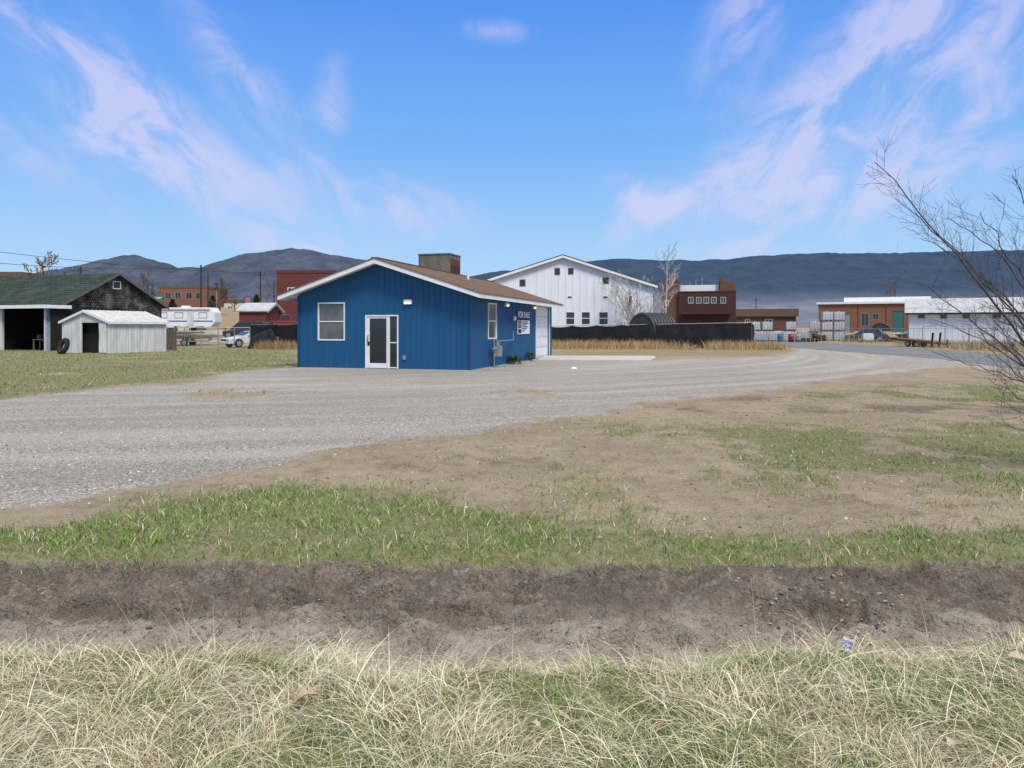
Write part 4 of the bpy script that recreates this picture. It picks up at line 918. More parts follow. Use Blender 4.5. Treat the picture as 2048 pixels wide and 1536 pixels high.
for zc in (.2, .42, .64, .86, 1.1):
    for a_, b2 in (((-.6, -.5), (.6, -.5)), ((.6, -.5), (.6, .5)), ((.6, .5), (-.6, .5)), ((-.6, .5), (-.6, -.5))): m.tube([(a_[0], a_[1], zc), (b2[0], b2[1], zc)], .014, 4)
for xk in (-.6, -.3, 0, .3, .6):
    for yk in (-.5, .5): m.tube([(xk, yk, .15), (xk, yk, 1.1)], .014, 4)
for yk in (-.17, .17):
    for xk in (-.6, .6): m.tube([(xk, yk, .15), (xk, yk, 1.1)], .014, 4)
m.build('cage', 'steel', tt, recalc=False)
m = MB().box(-.6, .6, -.5, .5, .11, .14)
for xk in (-.52, 0, .52): m.box(xk-.07, xk+.07, -.5, .5, 0, .11)
m.build('pallet', 'wood', tt)
tall = 'white caged tote in the tall stack beside the road, nearest the workshop'
low = 'white caged tote in the long low rows behind the fence end'
first = True
def put(px, Y, k, lab):
    global first
    q = at(px, 655, Y); loc = (q.x, Y, gz(q.x, Y)+.01+k*1.165); rz = R(U(-12, 12)-20)
    if first:
        tt.location = loc; tt.rotation_euler = (0, 0, rz); tt['label'] = lab; first = False
    else: dup(tt, loc, rz, lab)
for px in (1654, 1678):
    for k in range(3): put(px, 84, k, tall)
for i, px in enumerate(range(1510, 1640, 24)):
    for k in range((2, 2, 1, 2, 1, 2)[i]): put(px, 88+i*.7+U(-.6, .6), k, low)
for i, px in enumerate(range(1524, 1600, 27)):
    put(px, 80+i*.3, 0, 'white caged tote standing alone in the front row at the fence end')
for k, (px, nb) in enumerate(((1616, 3), (1704, 5), (1738, 3), (1800, 6), (1835, 4), (1775, 4), (1640, 5))):
    q = at(px, 655, 79+k*.8)
    t = thing('pallet_stack', ['short stack of pallets between the tote rows', 'taller pallet stack right of the tall tote stack', 'low pallet stack left of the small pipe coil', 'tallest pallet stack in front of the teal doors', 'pallet stack in front of the white workshop end', 'pallet stack just right of the small pipe coil', 'pallet stack just left of the tall tote stack'][k], 'pallets', (q.x, q.y, gz(q.x, q.y)), R(U(-12, 12)))
    for j in range(nb):
        m = MB(); m.box(-.6, .6, -.5, .5, j*.145+.11, j*.145+.135)
        for xk in (-.52, 0, .52): m.box(xk-.06, xk+.06, -.5, .5, j*.145, j*.145+.109)
        m.build('pallet', 'wood', t)
for k, (px, Y, hgt, lab) in enumerate(((1545, 83, .9, 'white wrapped bundle on a pallet between the front totes'), (1720, 83.5, 1.0, 'white wrapped bundle on a pallet by the dark car'), (1752, 90, 1.3, 'taller white wrapped bundle behind the small pipe coil'), (1790, 88, .8, 'low white wrapped bundle left of the teal doors'),
                                       (1735, 79.5, .8, 'white wrapped bundle in front of the dark car'), (1820, 82, 1.0, 'white wrapped bundle at the white workshop corner'))):
    q = at(px, 655, Y); t = thing('wrapped_bundle', lab, 'bundle', (q.x, Y, gz(q.x, Y)), R(U(-25, 10)))
    MB().prism([(-.55, .15), (.55, .15), (.58, .15+hgt*.5), (.5, .15+hgt), (-.48, .12+hgt), (-.6, .15+hgt*.55)], 'y', -.45, .45).build('wrapping', 'wrap', t, bevel=.06)
    m = MB().box(-.6, .6, -.5, .5, .11, .14)
    for xk in (-.52, 0, .52): m.box(xk-.07, xk+.07, -.5, .5, 0, .109)
    m.build('pallet', 'wood', t)
for k, (px, Y, mt_, cn) in enumerate(((1560, 78, 'signblue', 'blue steel drum left of the red drum by the totes'), (1582, 77.5, 'red', 'red steel drum among the front row of totes'), (1630, 79, 'black', 'black drum between the low totes and the tall stack'), (1596, 78.2, 'greypaint', 'grey drum right of the red drum by the totes'))):
    q = at(px, 655, Y); t = thing('storage_drum', cn, 'drum', (q.x, Y, gz(q.x, Y)), 0)
    MB().tube([(0, 0, 0), (0, 0, .28), (0, 0, .30), (0, 0, .32), (0, 0, .58), (0, 0, .60), (0, 0, .62), (0, 0, .88)], [.29, .29, .305, .29, .29, .305, .29, .29], 18).build('shell', mt_, t, True)
    MB().tube([(0, 0, .88), (0, 0, .90)], [.30, .28], 18).build('lid', mt_, t)

# ---------------------------------------------------------------- poles, signs, wires
def power_pole(px, pyt, Y, label, arm=True, r=.14):
    q = at(px, pyt, Y); zg = gz(q.x, Y); t = thing('utility_pole', label, 'utility pole', (q.x, Y, zg), R(U(-15, 15)))
    h = q.z-zg; MB().tube([(0, 0, -.2), (0, 0, h)], [r, r*.7], 8).build('pole', 'pole', t)
    if arm:
        MB().box(-1.1, 1.1, -.16, -.05, h-.55, h-.42).build('crossarm', 'pole', t)
        for x in (-1, -.5, .5, 1): MB().tube([(x, -.1, h-.42), (x, -.1, h-.22)], [.05, .03], 6).build('insulator', 'greypaint', t)
    return q
pA = power_pole(402, 530, 100, 'tallest wooden utility pole left of the bare trees', True, .16)
pB = power_pole(416, 546, 118, 'second wooden pole just right of the tallest pole', False)
pC = power_pole(521, 543, 120, 'wooden utility pole left of the red warehouse')
pD = power_pole(161, 533, 90, 'wooden pole top above the mossy green roof')
pE = power_pole(548, 566, 150, 'small far pole against the hill beside the warehouse', False)
pF = power_pole(1512, 596, 170, 'far pole right of the dark brick building')
def wire(label, a, b3, sag, r=.026):
    m = MB(); n = 24; o = Vector(a)
    m.tube([tuple(Vector(a).lerp(Vector(b3), i/n)-Vector((0, 0, sag*4*(i/n)*(1-i/n)))-o) for i in range(n+1)], r, 4)
    ob = m.build('power_line', 'black'); ob.location = o; tag(ob, label, 'cable')
wire('upper power line running from the left edge to the far pole', at(-150, 485, 70), pC-Vector((0, 0, .2)), .6)
wire('lower power line running from the left edge to the tallest pole', at(-150, 512, 70), pA-Vector((0, 0, .25)), .7)
wire('power line between the tallest pole and the warehouse pole', pA-Vector((-.6, 0, .2)), pC-Vector((.6, 0, .2)), .5)
q = at(318, 596, 75); zg = gz(q.x, 75); t = thing('street_sign', 'green street name sign on a post above the trailer', 'sign', (q.x, 75, zg), 0)
MB().tube([(0, 0, -.1), (0, 0, q.z-zg+.2)], .035, 8).build('post', 'steel', t); MB().box(-.55, .55, -.06, -.036, q.z-zg-.22, q.z-zg+.22).build('sign_plate', 'green', t)
for a_, b2, z in ((-.42, .4, .04), (-.42, .2, -.1)): MB().box(a_, b2, -.066, -.061, q.z-zg+z, q.z-zg+z+.06).build('text_line', 'signwhite', t)
q = at(496, 600, 130); zg = gz(q.x, 130); t = thing('round_sign', 'round blue and orange sign on a pole by the far road', 'sign', (q.x, 130, zg), 0)
MB().tube([(0, 0, -.1), (0, 0, q.z-zg)], .08, 8).build('post', 'steel', t); MB().tube([(0, -.1, q.z-zg), (0, .05, q.z-zg)], .85, 24).build('sign_plate', 'signblue', t)
MB().tube([(0, -.13, q.z-zg+.05), (0, -.101, q.z-zg+.05)], .5, 20).build('emblem', 'orange', t)
q = at(433, 568, 140); zg = gz(q.x, 140); t = thing('traffic_light', 'traffic signal on a thin mast above the far road', 'traffic light', (q.x, 140, zg), 0)
MB().tube([(0, 0, -.1), (0, 0, q.z-zg+.3)], .07, 6).build('mast', 'greypaint', t); MB().box(-.25, .25, -.3, -.08, q.z-zg-1.0, q.z-zg+.2).build('signal_head', 'black', t, bevel=.03)
for k, mt_ in enumerate(('tail', 'orange', 'green')): MB().tube([(0, -.31, q.z-zg-.02-.36*k), (0, -.33, q.z-zg-.02-.36*k)], .13, 10).build('lamp', mt_, t)

# ---------------------------------------------------------------- trees
def rdir(d, ang):
    a = d.orthogonal().normalized(); a.rotate(Matrix.Rotation(U(0, 2*PI), 3, d)); e = d.copy(); e.rotate(Matrix.Rotation(ang, 3, a)); return e.normalized()
def path(p, d, ln, n, bend, up):
    pts = [p.copy()]; d = d.copy()
    for i in range(n):
        d = (d+Vector((U(-1, 1), U(-1, 1), U(-1, 1)))*bend+Vector((0, 0, up))).normalized(); p = p+d*(ln/n); pts.append(p.copy())
    return pts
def grow(mb, p, d, ln, r, lev, cfg):
    n = max(3, 6-lev); pts = path(p, d, ln, n, cfg['bend'], cfg['up']); rs = [max(r*(1-.75*i/n), cfg['rmin']) for i in range(n+1)]
    mb[min(lev, len(mb)-1)].tube(pts, rs, 6 if lev == 0 else (4 if lev == 1 else 3), None, False)
    if lev >= cfg['lev']: return
    for k in range(cfg['n'][lev]):
        s = cfg['t0'][min(lev, 1)]+(1-cfg['t0'][min(lev, 1)])*(k+U(0, .9))/cfg['n'][lev]; f = s*n; i = min(int(f), n-1); q = pts[i].lerp(pts[i+1], f-i); dd = (pts[i+1]-pts[i]).normalized()
        grow(mb, q, rdir(dd, R(U(*cfg['ang']))), ln*U(*cfg['len'])*(1.15-.5*s), rs[i]*.62, lev+1, cfg)
def tree(label, px, pyt, Y, cfg, mats, name='bare_tree', sp=None, group=None):
    q = at(px, pyt, Y); zg = gz(q.x, Y); h = q.z-zg; t = thing(name, label, 'tree', (q.x, Y, zg), 0, group)
    mb = [MB(), MB()]
    for k in range(cfg.get('stems', 1)):
        d = Vector((U(-.06, .06), U(-.06, .06), 1)) if cfg.get('stems', 1) == 1 else Vector((U(-.4, .4), U(-.4, .4), 1))
        grow(mb, Vector((0, 0, -.1)), d.normalized(), h*U(.92, 1.0), cfg['r'], 0, cfg)
    mb[0].build('trunk', mats[0], t, True, recalc=False); mb[1].build('crown', mats[1], t, recalc=False)
    return t
birch = dict(bend=.07, up=.07, rmin=.011, lev=3, n=[18, 8, 4], t0=[.2, .2], ang=(25, 50), len=(.24, .36), r=.11)
shrub = dict(bend=.12, up=.05, rmin=.010, lev=3, n=[7, 6, 4], t0=[.2, .2], ang=(18, 45), len=(.35, .5), r=.05, stems=6)
far = dict(bend=.12, up=.04, rmin=.022, lev=3, n=[9, 7, 5], t0=[.25, .2], ang=(28, 60), len=(.35, .5), r=.2)
tree('tall bare birch with white trunk beside the barn', 1329, 492, 66, birch, ('palebark', 'palebark'), 'birch_tree')
tree('pale bare shrubby tree right against the white barn corner', 1280, 562, 59.2, shrub, ('palebark', 'palebark'))
tree('small bare tree behind the low brick workshop', 1786, 553, 150, far, ('farbark', 'farbark'))
tree('rusty brown tree above the mossy green roof', 100, 522, 100, dict(far, n=[11, 8, 7], rmin=.035), ('farbark', 'yellowtwig'))
tree('bare brown tree between the old house and the orange brick house', 303, 548, 120, far, ('farbark', 'farbark'))
tree('bare tree right of the tallest utility pole', 440, 563, 125, dict(far, n=[12, 8, 5]), ('farbark', 'farbark'))
tree('low rusty shrub tree left of the round sign', 470, 592, 135, dict(far, r=.1), ('farbark', 'yellowtwig'))
tree('thin bare tree in front of the distant hill beside the warehouse', 530, 560, 140, dict(far, r=.1, n=[7, 5, 3]), ('farbark', 'farbark'))
for k, (px, pyt, Y) in enumerate(((345, 600, 138), (425, 592, 146), (513, 590, 150))):
    q = at(px, pyt, Y); zg = gz(q.x, Y); h = q.z-zg; t = thing('evergreen_shrub', ['dark evergreen bush in front of the orange brick house', 'dark evergreen bush right of the second pole', 'dark evergreen bush right of the round sign'][k], 'bush', (q.x, Y, zg))
    m = MB(); m.tube([(0, 0, -.1), (0, 0, h*.6)], .1, 6); m.build('trunk', 'farbark', t); m = MB()
    for i in range(420):
        s = random.random()**.8; rr = (1-s)*h*.42+.15; a_ = U(0, 2*PI); r_ = rr*math.sqrt(random.random()); p_ = Vector((r_*math.cos(a_), r_*math.sin(a_), .2+s*h*.9)); e = Vector((U(-1, 1), U(-1, 1), U(-.3, 1)))*.35; f_ = Vector((U(-1, 1), U(-1, 1), U(-1, 1)))*.2
        m.add([p_-f_, p_+f_, p_+e], [(0, 1, 2)])
    m.build('crown', 'evergreen', t, recalc=False)

# foreground bare tree on the right, trunk just outside the frame
Yt = 8.2
rootp = at(2200, 655, Yt); rootp.z = 0
ft = thing('bare_tree', 'bare grey twiggy tree leaning in from the right edge', 'tree', rootp, 0)
tm, lm, wm = MB(), MB(), MB()
def bez(p0, p1, p2, n): return [(p0*(1-i/n)**2+p1*2*(i/n)*(1-i/n)+p2*(i/n)**2) for i in range(n+1)]
def limb(px1, py1, dy1, px2, py2, dy2, r0, z0, nside, bigtwig=1.0):
    nside = int(nside*1.3); r0 *= .58
    p0 = Vector((U(-.08, .08), U(-.08, .08), z0)); p1 = at(px1, py1, Yt+dy1)-rootp; p2 = at(px2, py2, Yt+dy2)-rootp
    n = 16; pts = bez(p0, p1, p2, n); pts = [p+Vector((U(-1, 1), U(-1, 1), U(-1, 1)))*.024 for p in pts]
    rs = [r0*(1-.9*(i/n)**.7)+.0014 for i in range(n+1)]; lm.tube(pts, rs, 6, None, False)
    for k in range(nside):
        s = .22+.77*(k+U(0, .8))/nside; f = s*n; i = min(int(f), n-1); q = pts[i].lerp(pts[i+1], f-i); d = (pts[i+1]-pts[i]).normalized()
        e = rdir(d, R(U(22, 62))); e = (e+Vector((0, 0, .22))).normalized(); ln = U(.25, .8)*(1.1-.5*s)*bigtwig
        sp = path(q, e, ln, 6, .16, .05); wm.tube(sp, [max(rs[i]*.38*(1-.8*j/6), .0016) for j in range(7)], 4, None, False)
        for j in range(random.randint(3, 7)):
            f2 = U(.6, 5.8); i2 = int(f2); q2 = sp[i2].lerp(sp[i2+1], f2-i2); e2 = rdir((sp[i2+1]-sp[i2]).normalized(), R(U(25, 60)))
            tw = path(q2, e2, U(.08, .30)*bigtwig, 4, .18, .05); wm.tube(tw, [.0017, .0016, .0014, .0012, .001], 3, None, False)
            if random.random() < .5:
                tw2 = path(tw[2], rdir((tw[3]-tw[2]).normalized(), R(U(25, 60))), U(.05, .15), 3, .15, .05); wm.tube(tw2, [.0014, .0013, .0011, .0009], 3, None, False)
tm.tube([(0, 0, -.2), (.02, 0, .15), (0, .02, .5)], [.13, .11, .09], 10)
for a_ in ((2010, 620, -.2, 1752, 325, -.6, .042, .3, 18), (2000, 560, .3, 1790, 395, .4, .034, .4, 15), (2030, 560, 0, 1845, 475, -.3, .03, .35, 13), (2060, 520, .2, 1905, 440, .3, .03, .5, 12),
           (2040, 700, -.4, 1830, 560, -.5, .03, .25, 13), (2060, 700, .3, 1870, 640, .5, .028, .25, 11), (2080, 600, -.2, 1960, 420, -.2, .034, .45, 12), (2100, 560, .3, 2030, 350, .2, .04, .5, 12),
           (2090, 760, -.3, 1915, 720, -.6, .026, .2, 9), (2100, 820, .1, 1975, 760, -.3, .022, .15, 7), (2110, 700, -.5, 1960, 560, -.8, .03, .3, 11), (2120, 860, -.2, 1985, 800, -.5, .02, .1, 6), (2130, 600, .4, 2100, 400, .5, .04, .5, 10),
           (2070, 640, .1, 1925, 520, .5, .03, .3, 11), (2060, 760, -.2, 1990, 640, -.1, .026, .2, 9), (2110, 800, -.4, 1960, 690, -.7, .024, .15, 8), (2130, 880, -.3, 2010, 850, -.5, .018, .08, 5)): limb(*a_)
tm.build('trunk', 'bark', ft, True, recalc=False); lm.build('branches', 'bark', ft, True, recalc=False); wm.build('crown', 'bark', ft, recalc=False)

# ---------------------------------------------------------------- grass blades (one object per patch)
def blades(name, label, x, y, h, wid, lean, droop, cols, seg, cat='grass', patchy=None, comb=0.0, tuft=None):
    n = len(x); z = GZ(x, y)-.012; ang = rng.uniform(0, 2*PI, n); tw = rng.uniform(0, PI, n)
    if comb: ang = fbm(x*1.5, y*1.5, 3, 201)*4*PI*1.4+rng.normal(0, comb, n)
    hh = h[0]+(h[1]-h[0])*rng.random(n)**1.6; ln = rng.uniform(lean[0], lean[1], n); dr_ = rng.uniform(droop[0], droop[1], n); wd_ = wid*rng.uniform(.6, 1.3, n)
    if tuft is not None: hh = hh*tuft(x, y)
    ca, sa_ = np.cos(ang), np.sin(ang); sx, sy = np.cos(tw), np.sin(tw); V = []
    for k in range(seg+1):
        t = k/seg; d = hh*ln*t**1.5; zz_ = hh*(t*(1+.15)-dr_*t*t); zz_ = np.maximum(zz_, .014)
        cx, cy, cz = x+ca*d, y+sa_*d, z+zz_*(1 if k else 0); w_ = wd_*(1-t**1.6)*.5
        if k < seg: V += [np.stack([cx-sx*w_, cy-sy*w_, cz], 1), np.stack([cx+sx*w_, cy+sy*w_, cz], 1)]
        else: V.append(np.stack([cx, cy, cz], 1))
    nv = 2*seg+1; V = np.stack(V, 1).reshape(-1, 3)
    base = (np.arange(n)*nv)[:, None]; one_ = []; tots = []
    for k in range(seg-1): one_ += [2*k, 2*k+1, 2*k+3, 2*k+2]; tots.append(4)
    one_ += [2*seg-2, 2*seg-1, 2*seg]; tots.append(3)
    loops = (base+np.array(one_)[None, :]).ravel(); offs = np.concatenate([[0], np.cumsum(tots)[:-1]])
    starts = (np.arange(n)[:, None]*sum(tots)+offs[None, :]).ravel()
    me = bpy.data.meshes.new(name); fill(me, V, loops, starts)
    C = np.array([c for c, w_ in cols]); wts = np.array([w_ for c, w_ in cols], float)
    if patchy is not None:
        g = patchy(x, y)[:, None]; pr = wts[None, :]*np.stack([1-g[:, 0] if i >= len(cols)//2 else g[:, 0] for i in range(len(cols))], 1)+.02
    else: pr = np.tile(wts, (n, 1))
    pr = np.cumsum(pr/pr.sum(1, keepdims=True), 1); pick = (rng.random(n)[:, None] > pr).sum(1).clip(0, len(cols)-1)
    cc = C[pick]*rng.uniform(.6, 1.25, n)[:, None]; cc = np.concatenate([cc, np.ones((n, 1))], 1)
    a = me.attributes.new('Col', 'FLOAT_COLOR', 'POINT'); a.data.foreach_set('color', np.repeat(cc, nv, 0).astype(np.float32).ravel())
    me.materials.append(M['grassblade']); o = bpy.data.objects.new(name, me); COL.objects.link(o); return tag(o, label, cat, None, 'stuff')
G1, G2, S1, S2 = (.19, .265, .08), (.28, .35, .135), (.73, .655, .48), (.54, .455, .30)
def sample(n, x0, x1, y0, y1, prob):
    x = rng.uniform(x0, x1, n); y = rng.uniform(y0, y1, n); k = rng.random(n) < prob(x, y); return x[k], y[k]
pt = lambda x, y: np.clip(fbm(x*2.6, y*2.6, 3, 91)*2.8-1.05, .12, .85)
edge = lambda x, y, a, b: 1-sm(a, b, y+(fbm(x*1.6, x*0, 3, 13)-.5)*.75+(fbm(x*6, x*0+2, 2, 14)-.5)*.35)
clump = lambda x, y: np.clip(fbm(x*6, y*6, 3, 17)*2.4-.45, .15, 1)
x, y = sample(105000, -3.0, 3.0, 2.1, 3.95, lambda x, y: edge(x, y, 3.3, 3.7)*clump(x, y))
blades('grass', 'matted green and straw coloured grass on the near verge', x, y, (.035, .155), .0042, (.4, 2.0), (.4, 1.1), [(G1, 1.0), (G2, 1.2), (S1, 1.15), (S2, 1.0)], 3, patchy=pt, comb=1.4, tuft=lambda x, y: .65+.7*fbm(x*2.8, y*2.8, 3, 18))
x, y = sample(19000, -3.0, 3.0, 2.1, 3.9, lambda x, y: edge(x, y, 3.4, 3.75)*np.clip(fbm(x*2.2, y*2.2, 3, 19)*2.8-.95, .02, 1))
blades('dry_grass', 'long pale dead stems lying over the near verge', x, y, (.10, .30), .0036, (.7, 1.9), (.6, 1.1), [((.80, .73, .55), 1), ((.63, .545, .375), 1)], 4, comb=1.0)
x, y = sample(700, -2.6, 2.8, 3.0, 3.9, lambda x, y: np.clip(fbm(x*1.5, y*1.5, 2, 119)*2.6-.8, 0, 1)*.7+.3*(x > .6))
blades('dry_grass', 'tall upright dead seed stems at the edge of the ditch', x, y, (.16, .42), .0034, (.2, .9), (.0, .45), [((.70, .61, .43), 1), ((.56, .46, .31), 1)], 4)
x, y = sample(170000, -6.5, 6.5, 4.6, 7.6, lambda x, y: masks(x, y)[1]*np.where(y > 4.7, 1, 0)*(.36+.6*sm(.36, .58, fbm(x*2.2, y*2.2, 3, 23))))
blades('grass', 'strip of fresh green grass along the top of the ditch', x, y, (.02, .11), .0062, (.2, 1.2), (.1, .8), [((.165, .265, .055), 1.6), ((.255, .36, .105), 1.3), (S1, .22), (S2, .35)], 2, tuft=lambda x, y: .6+.85*fbm(x*2.5, y*2.5, 3, 24))
x, y = sample(340000, -8, 17, 6.0, 23, lambda x, y: masks(x, y)[1]*(1-.3*sm(12, 22, y))*np.clip(fbm(x*1.7, y*1.7, 3, 29)*2.6-.5, 0, 1))
blades('grass', 'sparse tufts of short grass scattered over the dirt lot', x, y, (.02, .08), .010, (.2, 1.1), (.1, .7), [((.17, .265, .058), 1.2), ((.26, .345, .11), 1.2), (S2, .5), ((.36, .30, .19), .35)], 2)
x, y = sample(110000, -8, 16, 5.3, 20, lambda x, y: (1-masks(x, y)[0])*np.where(ditch_mask(x, y)[0] < .1, 1, 0)*np.clip(fbm(x*1.1, y*1.1, 3, 129)*2.4-.7, .03, 1)*.85)
blades('straw_litter', 'flattened straw bits lying over the bare dirt', x, y, (.012, .035), .0075, (1.6, 4.0), (.9, 1.15), [((.62, .54, .375), 1), ((.49, .41, .275), 1), ((.26, .205, .145), .6)], 2, 'straw')
x, y = sample(120000, -44, -6, 14, 52, lambda x, y: masks(x, y)[1]*np.clip(.30+fbm(x*.5, y*.5, 3, 28), 0, 1))
blades('grass', 'short patchy lawn in front of the sheds on the left', x, y, (.03, .12), .024, (.2, 1.0), (.1, .7), [((.15, .225, .058), 1.5), ((.22, .285, .095), 1.2), (S2, .45), ((.31, .27, .16), .45)], 2)
def near_fence(a, b3, n, sp_):
    s = rng.random(n); off = rng.normal(0, sp_, n)-.7; return a.x+(b3.x-a.x)*s+rng.normal(0, .2, n), a.y+(b3.y-a.y)*s+off
x, y = near_fence(fa_+Vector((-1, -.6, 0)), fb_+Vector((1.5, -1.0, 0)), 24000, 1.1); k = fbm(x*.5, y*.5, 3, 33) > .34
blades('dry_grass', 'tall tan dry grass along the foot of the long black fence', x[k], y[k], (.18, .80), .03, (.1, .6), (.0, .4), [((.50, .345, .165), 1), ((.40, .275, .135), 1), ((.58, .45, .26), .6)], 2)
x, y = near_fence(at(525, 655, 54.0), at(600, 655, 52.5), 3600, .4)
blades('dry_grass', 'orange tan dry weeds by the short black fence at left', x, y, (.15, .8), .03, (.1, .6), (.0, .4), [((.46, .30, .14), 1), ((.34, .23, .12), 1)], 2)
x, y = sample(20000, 24, 60, 46, 82, lambda x, y: ((x > 26+(y-37)*.20+2.6) & (fbm(x*.4, y*.4, 3, 37) > .44)).astype(float))
blades('dry_grass', 'dry tan weeds beyond the road around the trailer', x, y, (.1, .65), .04, (.1, .7), (.0, .4), [((.46, .34, .18), 1), ((.34, .25, .14), 1), ((.22, .22, .1), .4)], 2)
x, y = sample(2200, -1.9, 3.2, 26, 41, lambda x, y: (np.abs((x+1.3)-(y-26.4)*.2867-.1) < .42)*np.clip(fbm(x*2, y*2, 2, 39)*2-.5, 0, 1)*(y < 36))
blades('grass', 'weedy grass along the side wall of the blue building', x, y, (.05, .22), .015, (.2, 1), (.1, .6), [(G1, 1), (S1, .3), (S2, .6)], 2)

# leafy weeds by the wall
for k, (px, py, s) in enumerate(((1026, 728, .36), (1053, 721, .42))):
    q = gp(px, py); t = thing('weed_plant', ['dark green leafy weed nearer the building corner', 'dark green leafy weed nearer the garage door'][k], 'plant', (q.x, q.y, 0)); m = MB(); sm_ = MB()
    for i in range(240):
        a_ = U(0, 2*PI); e = U(.05, 1.4); d = Vector((math.cos(a_)*math.cos(e), math.sin(a_)*math.cos(e), math.sin(e))); r_ = s*U(.45, 1.1); p_ = Vector((d.x*r_*1.3, d.y*r_*1.3, d.z*r_*.75+.02)); w_ = d.cross(Vector((U(-.4, .4), U(-.4, .4), 1))).normalized()*.035; f_ = (d+Vector((0, 0, U(-.6, .3)))).normalized()*.13
        m.add([p_, p_+f_*.5+w_, p_+f_, p_+f_*.5-w_], [(0, 1, 2, 3)])
        if i % 12 == 0: sm_.tube([(0, 0, -.02), tuple(p_)], .006, 4)
    m.build('leaves', 'weed', t, recalc=False); sm_.build('stem', 'weed', t)

# ---------------------------------------------------------------- stones and clods (uncountable)
def scatter(name, label, x, y, r, squash, cols, cat, sink=.3):
    n = len(x); z = GZ(x, y)
    ico = bmesh.new(); bmesh.ops.create_icosphere(ico, subdivisions=1, radius=1); iv = np.array([v.co[:] for v in ico.verts]); jf = np.array([[v.index for v in f.verts] for f in ico.faces]); ico.free()
    rad = r[0]+(r[1]-r[0])*rng.random(n)**3; nv = len(iv)
    V = iv[None]*rng.uniform(.45, 1.35, (n, nv, 1))*rng.uniform(.6, 1.4, (n, 1, 3)); a_ = rng.uniform(0, 2*PI, n)[:, None]
    vx = V[:, :, 0]*np.cos(a_)-V[:, :, 1]*np.sin(a_); vy = V[:, :, 0]*np.sin(a_)+V[:, :, 1]*np.cos(a_)
    Vw = np.stack([vx*rad[:, None]+x[:, None], vy*rad[:, None]+y[:, None], V[:, :, 2]*rad[:, None]*squash+z[:, None]+(rad*squash*(1-2*sink))[:, None]], 2).reshape(-1, 3)
    loops = ((np.arange(n)*nv)[:, None, None]+jf[None]).ravel(); me = bpy.data.meshes.new(name); fill(me, Vw, loops, np.arange(n*len(jf))*3, True)
    C = np.array(cols)[rng.integers(0, len(cols), n)]*rng.uniform(.75, 1.25, n)[:, None]; C = np.concatenate([C, np.ones((n, 1))], 1)
    at_ = me.attributes.new('Col', 'FLOAT_COLOR', 'POINT'); at_.data.foreach_set('color', np.repeat(C, nv, 0).astype(np.float32).ravel())
    me.materials.append(M['pebble']); o = bpy.data.objects.new(name, me); COL.objects.link(o); return tag(o, label, cat, None, 'stuff')
x, y = sample(14000, -4.2, 4.2, 3.7, 5.2, lambda x, y: sm(.2, .6, ditch_mask(x, y)[0])*np.clip(fbm(x*1.8, y*3, 3, 51)*3.0-1.3, 0, 1))
scatter('soil_clods', 'loose dirt crumbs lying in the eroded ditch', x, y, (.002, .018), .6, [(.24, .197, .16), (.31, .26, .212), (.17, .138, .112), (.13, .104, .085)], 'dirt crumbs', .5)
x, y = sample(22000, -10, 8, 6.0, 14, lambda x, y: masks(x, y)[0]*(1-sm(9, 14, y)))
scatter('gravel', 'loose grey stones on the near edge of the gravel drive', x, y, (.005, .015), .7, [(.55, .51, .455), (.44, .41, .37), (.60, .56, .505), (.31, .285, .25)], 'gravel')
x, y = sample(12000, -5, 10, 5.3, 16, lambda x, y: (1-masks(x, y)[0])*.8*np.where(ditch_mask(x, y)[0] < .1, 1, 0))
scatter('pebbles', 'small pebbles and dirt crumbs strewn over the bare lot', x, y, (.003, .018), .7, [(.50, .445, .355), (.38, .32, .235), (.26, .20, .145), (.18, .14, .10)], 'pebbles', .4)

# ---------------------------------------------------------------- litter and dry leaves
def place(px, py):
    Y = EYE*F/(py-HY)
    for _ in range(8):
        x = (px-HX)/F*Y; z = float(GZ(np.array([x]), np.array([Y]))[0]); Y = .5*Y+.5*(EYE-z)*F/(py-HY)
    return Vector(((px-HX)/F*Y, Y, z))
q = place(1690, 1310); t = thing('crushed_carton', 'small crushed blue and white carton at the ditch edge', 'litter', (q.x, q.y-.03, q.z+.065), R(12)); t.rotation_euler = (R(-42), R(18), R(-16)); t.scale = (.88, .88, .88)
cb = bmesh.new(); bmesh.ops.create_cube(cb, size=1); bmesh.ops.subdivide_edges(cb, edges=cb.edges[:], cuts=4, use_grid_fill=True)
for v in cb.verts: v.co = Vector((v.co.x*.066*(1-.25*abs(v.co.z)), v.co.y*.022, v.co.z*.074))+Vector((U(-1, 1), U(-1, 1), U(-1, 1)))*.0055
cb.verts.index_update(); wm_, bm_ = MB(), MB()
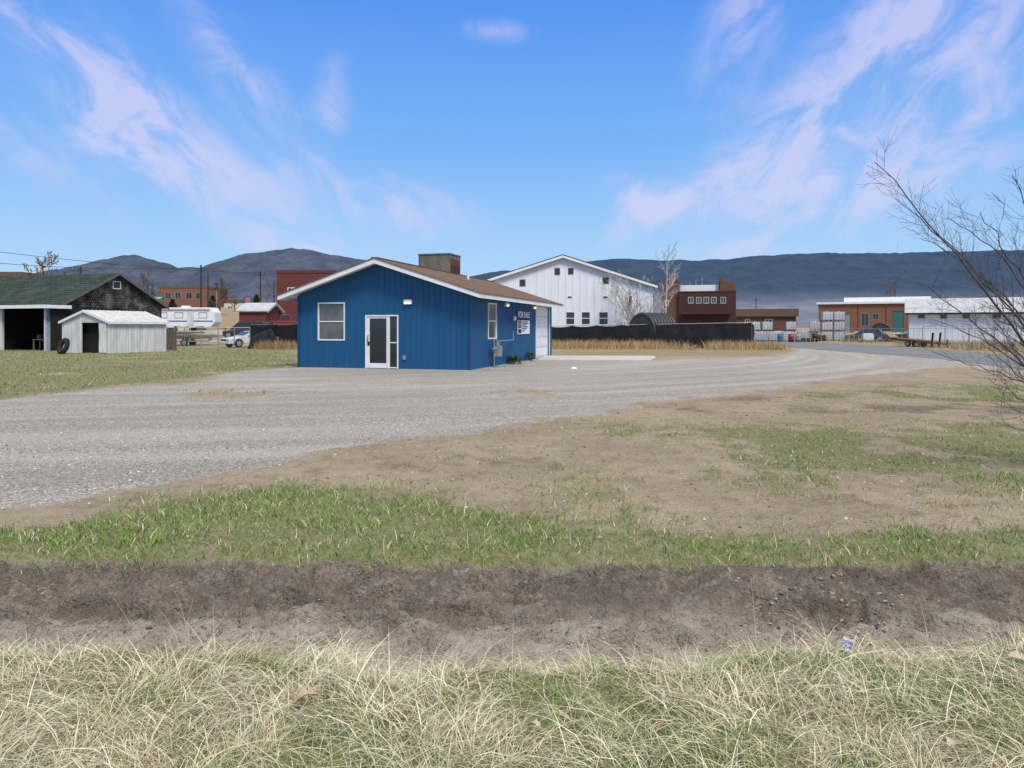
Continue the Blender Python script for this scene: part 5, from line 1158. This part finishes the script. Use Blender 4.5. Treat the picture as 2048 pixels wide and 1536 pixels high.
for f in cb.faces:
    c = f.calc_center_median(); (bm_ if (c.y < -.003 and -.020 < c.z < .022 and not (-.012 < c.x < .008 and -.008 < c.z < .012)) else wm_).add([v.co[:] for v in f.verts], [tuple(range(len(f.verts)))])
cb.free(); wm_.build('box', 'cartonwhite', t, recalc=False); bm_.build('blue_band', 'cartonblue', t, recalc=False)
def dry_leaf(px, py, s, mat, label, rz):
    q = place(px, py); m = MB(); n = 7
    for i in range(n):
        u_ = i/(n-1); w_ = math.sin(PI*min(max(u_, .04), .97))**.8*.34*(1+.25*math.sin(u_*17))
        for k in (-1, 0, 1): m.v.append(((u_-.5)*s, k*w_*s, .06+.05*s+abs(k)*.25*s*w_*2+.14*s*math.sin(u_*4)+U(-.01, .01)*s*4))
    m.f = [(i*3+k, (i+1)*3+k, (i+1)*3+k+1, i*3+k+1) for i in range(n-1) for k in range(2)]
    o = m.build('dry_leaf', mat, None, True, recalc=False); o.location = q; o.rotation_euler = (R(U(-20, 20)), R(U(-20, 20)), rz); tag(o, label, 'leaf')
dry_leaf(622, 1425, .10, 'leaf', 'largest curled tan dry leaf on the left of the near grass', R(20))
dry_leaf(1140, 1360, .045, 'leaf', 'small tan leaf near the middle of the grass edge', R(70))
dry_leaf(1075, 1485, .05, 'paleleaf', 'pale dry leaf low in the middle of the near grass', R(-30))
dry_leaf(2022, 1338, .08, 'paleleaf', 'pale curled leaf by the right end of the ditch', R(-10))
dry_leaf(1905, 1518, .055, 'paleleaf', 'pale broken leaf at the lower right corner grass', R(40))
q = gp(1148, 737); o = MB().add([(-.12, -.06, 0), (.12, -.08, 0), (.13, .07, 0), (-.11, .09, 0), (-.07, -.03, .07), (.08, -.04, .06), (.07, .04, .065), (-.06, .05, .075)], [(0, 1, 5, 4), (1, 2, 6, 5), (2, 3, 7, 6), (3, 0, 4, 7), (4, 5, 6, 7)]).build('pale_rock', 'signwhite', None, False, .015); o.location = (q.x, q.y, -.01); tag(o, 'lone white rock on the gravel before the concrete pad', 'rock')
print('verts ground', nxn*nyn)
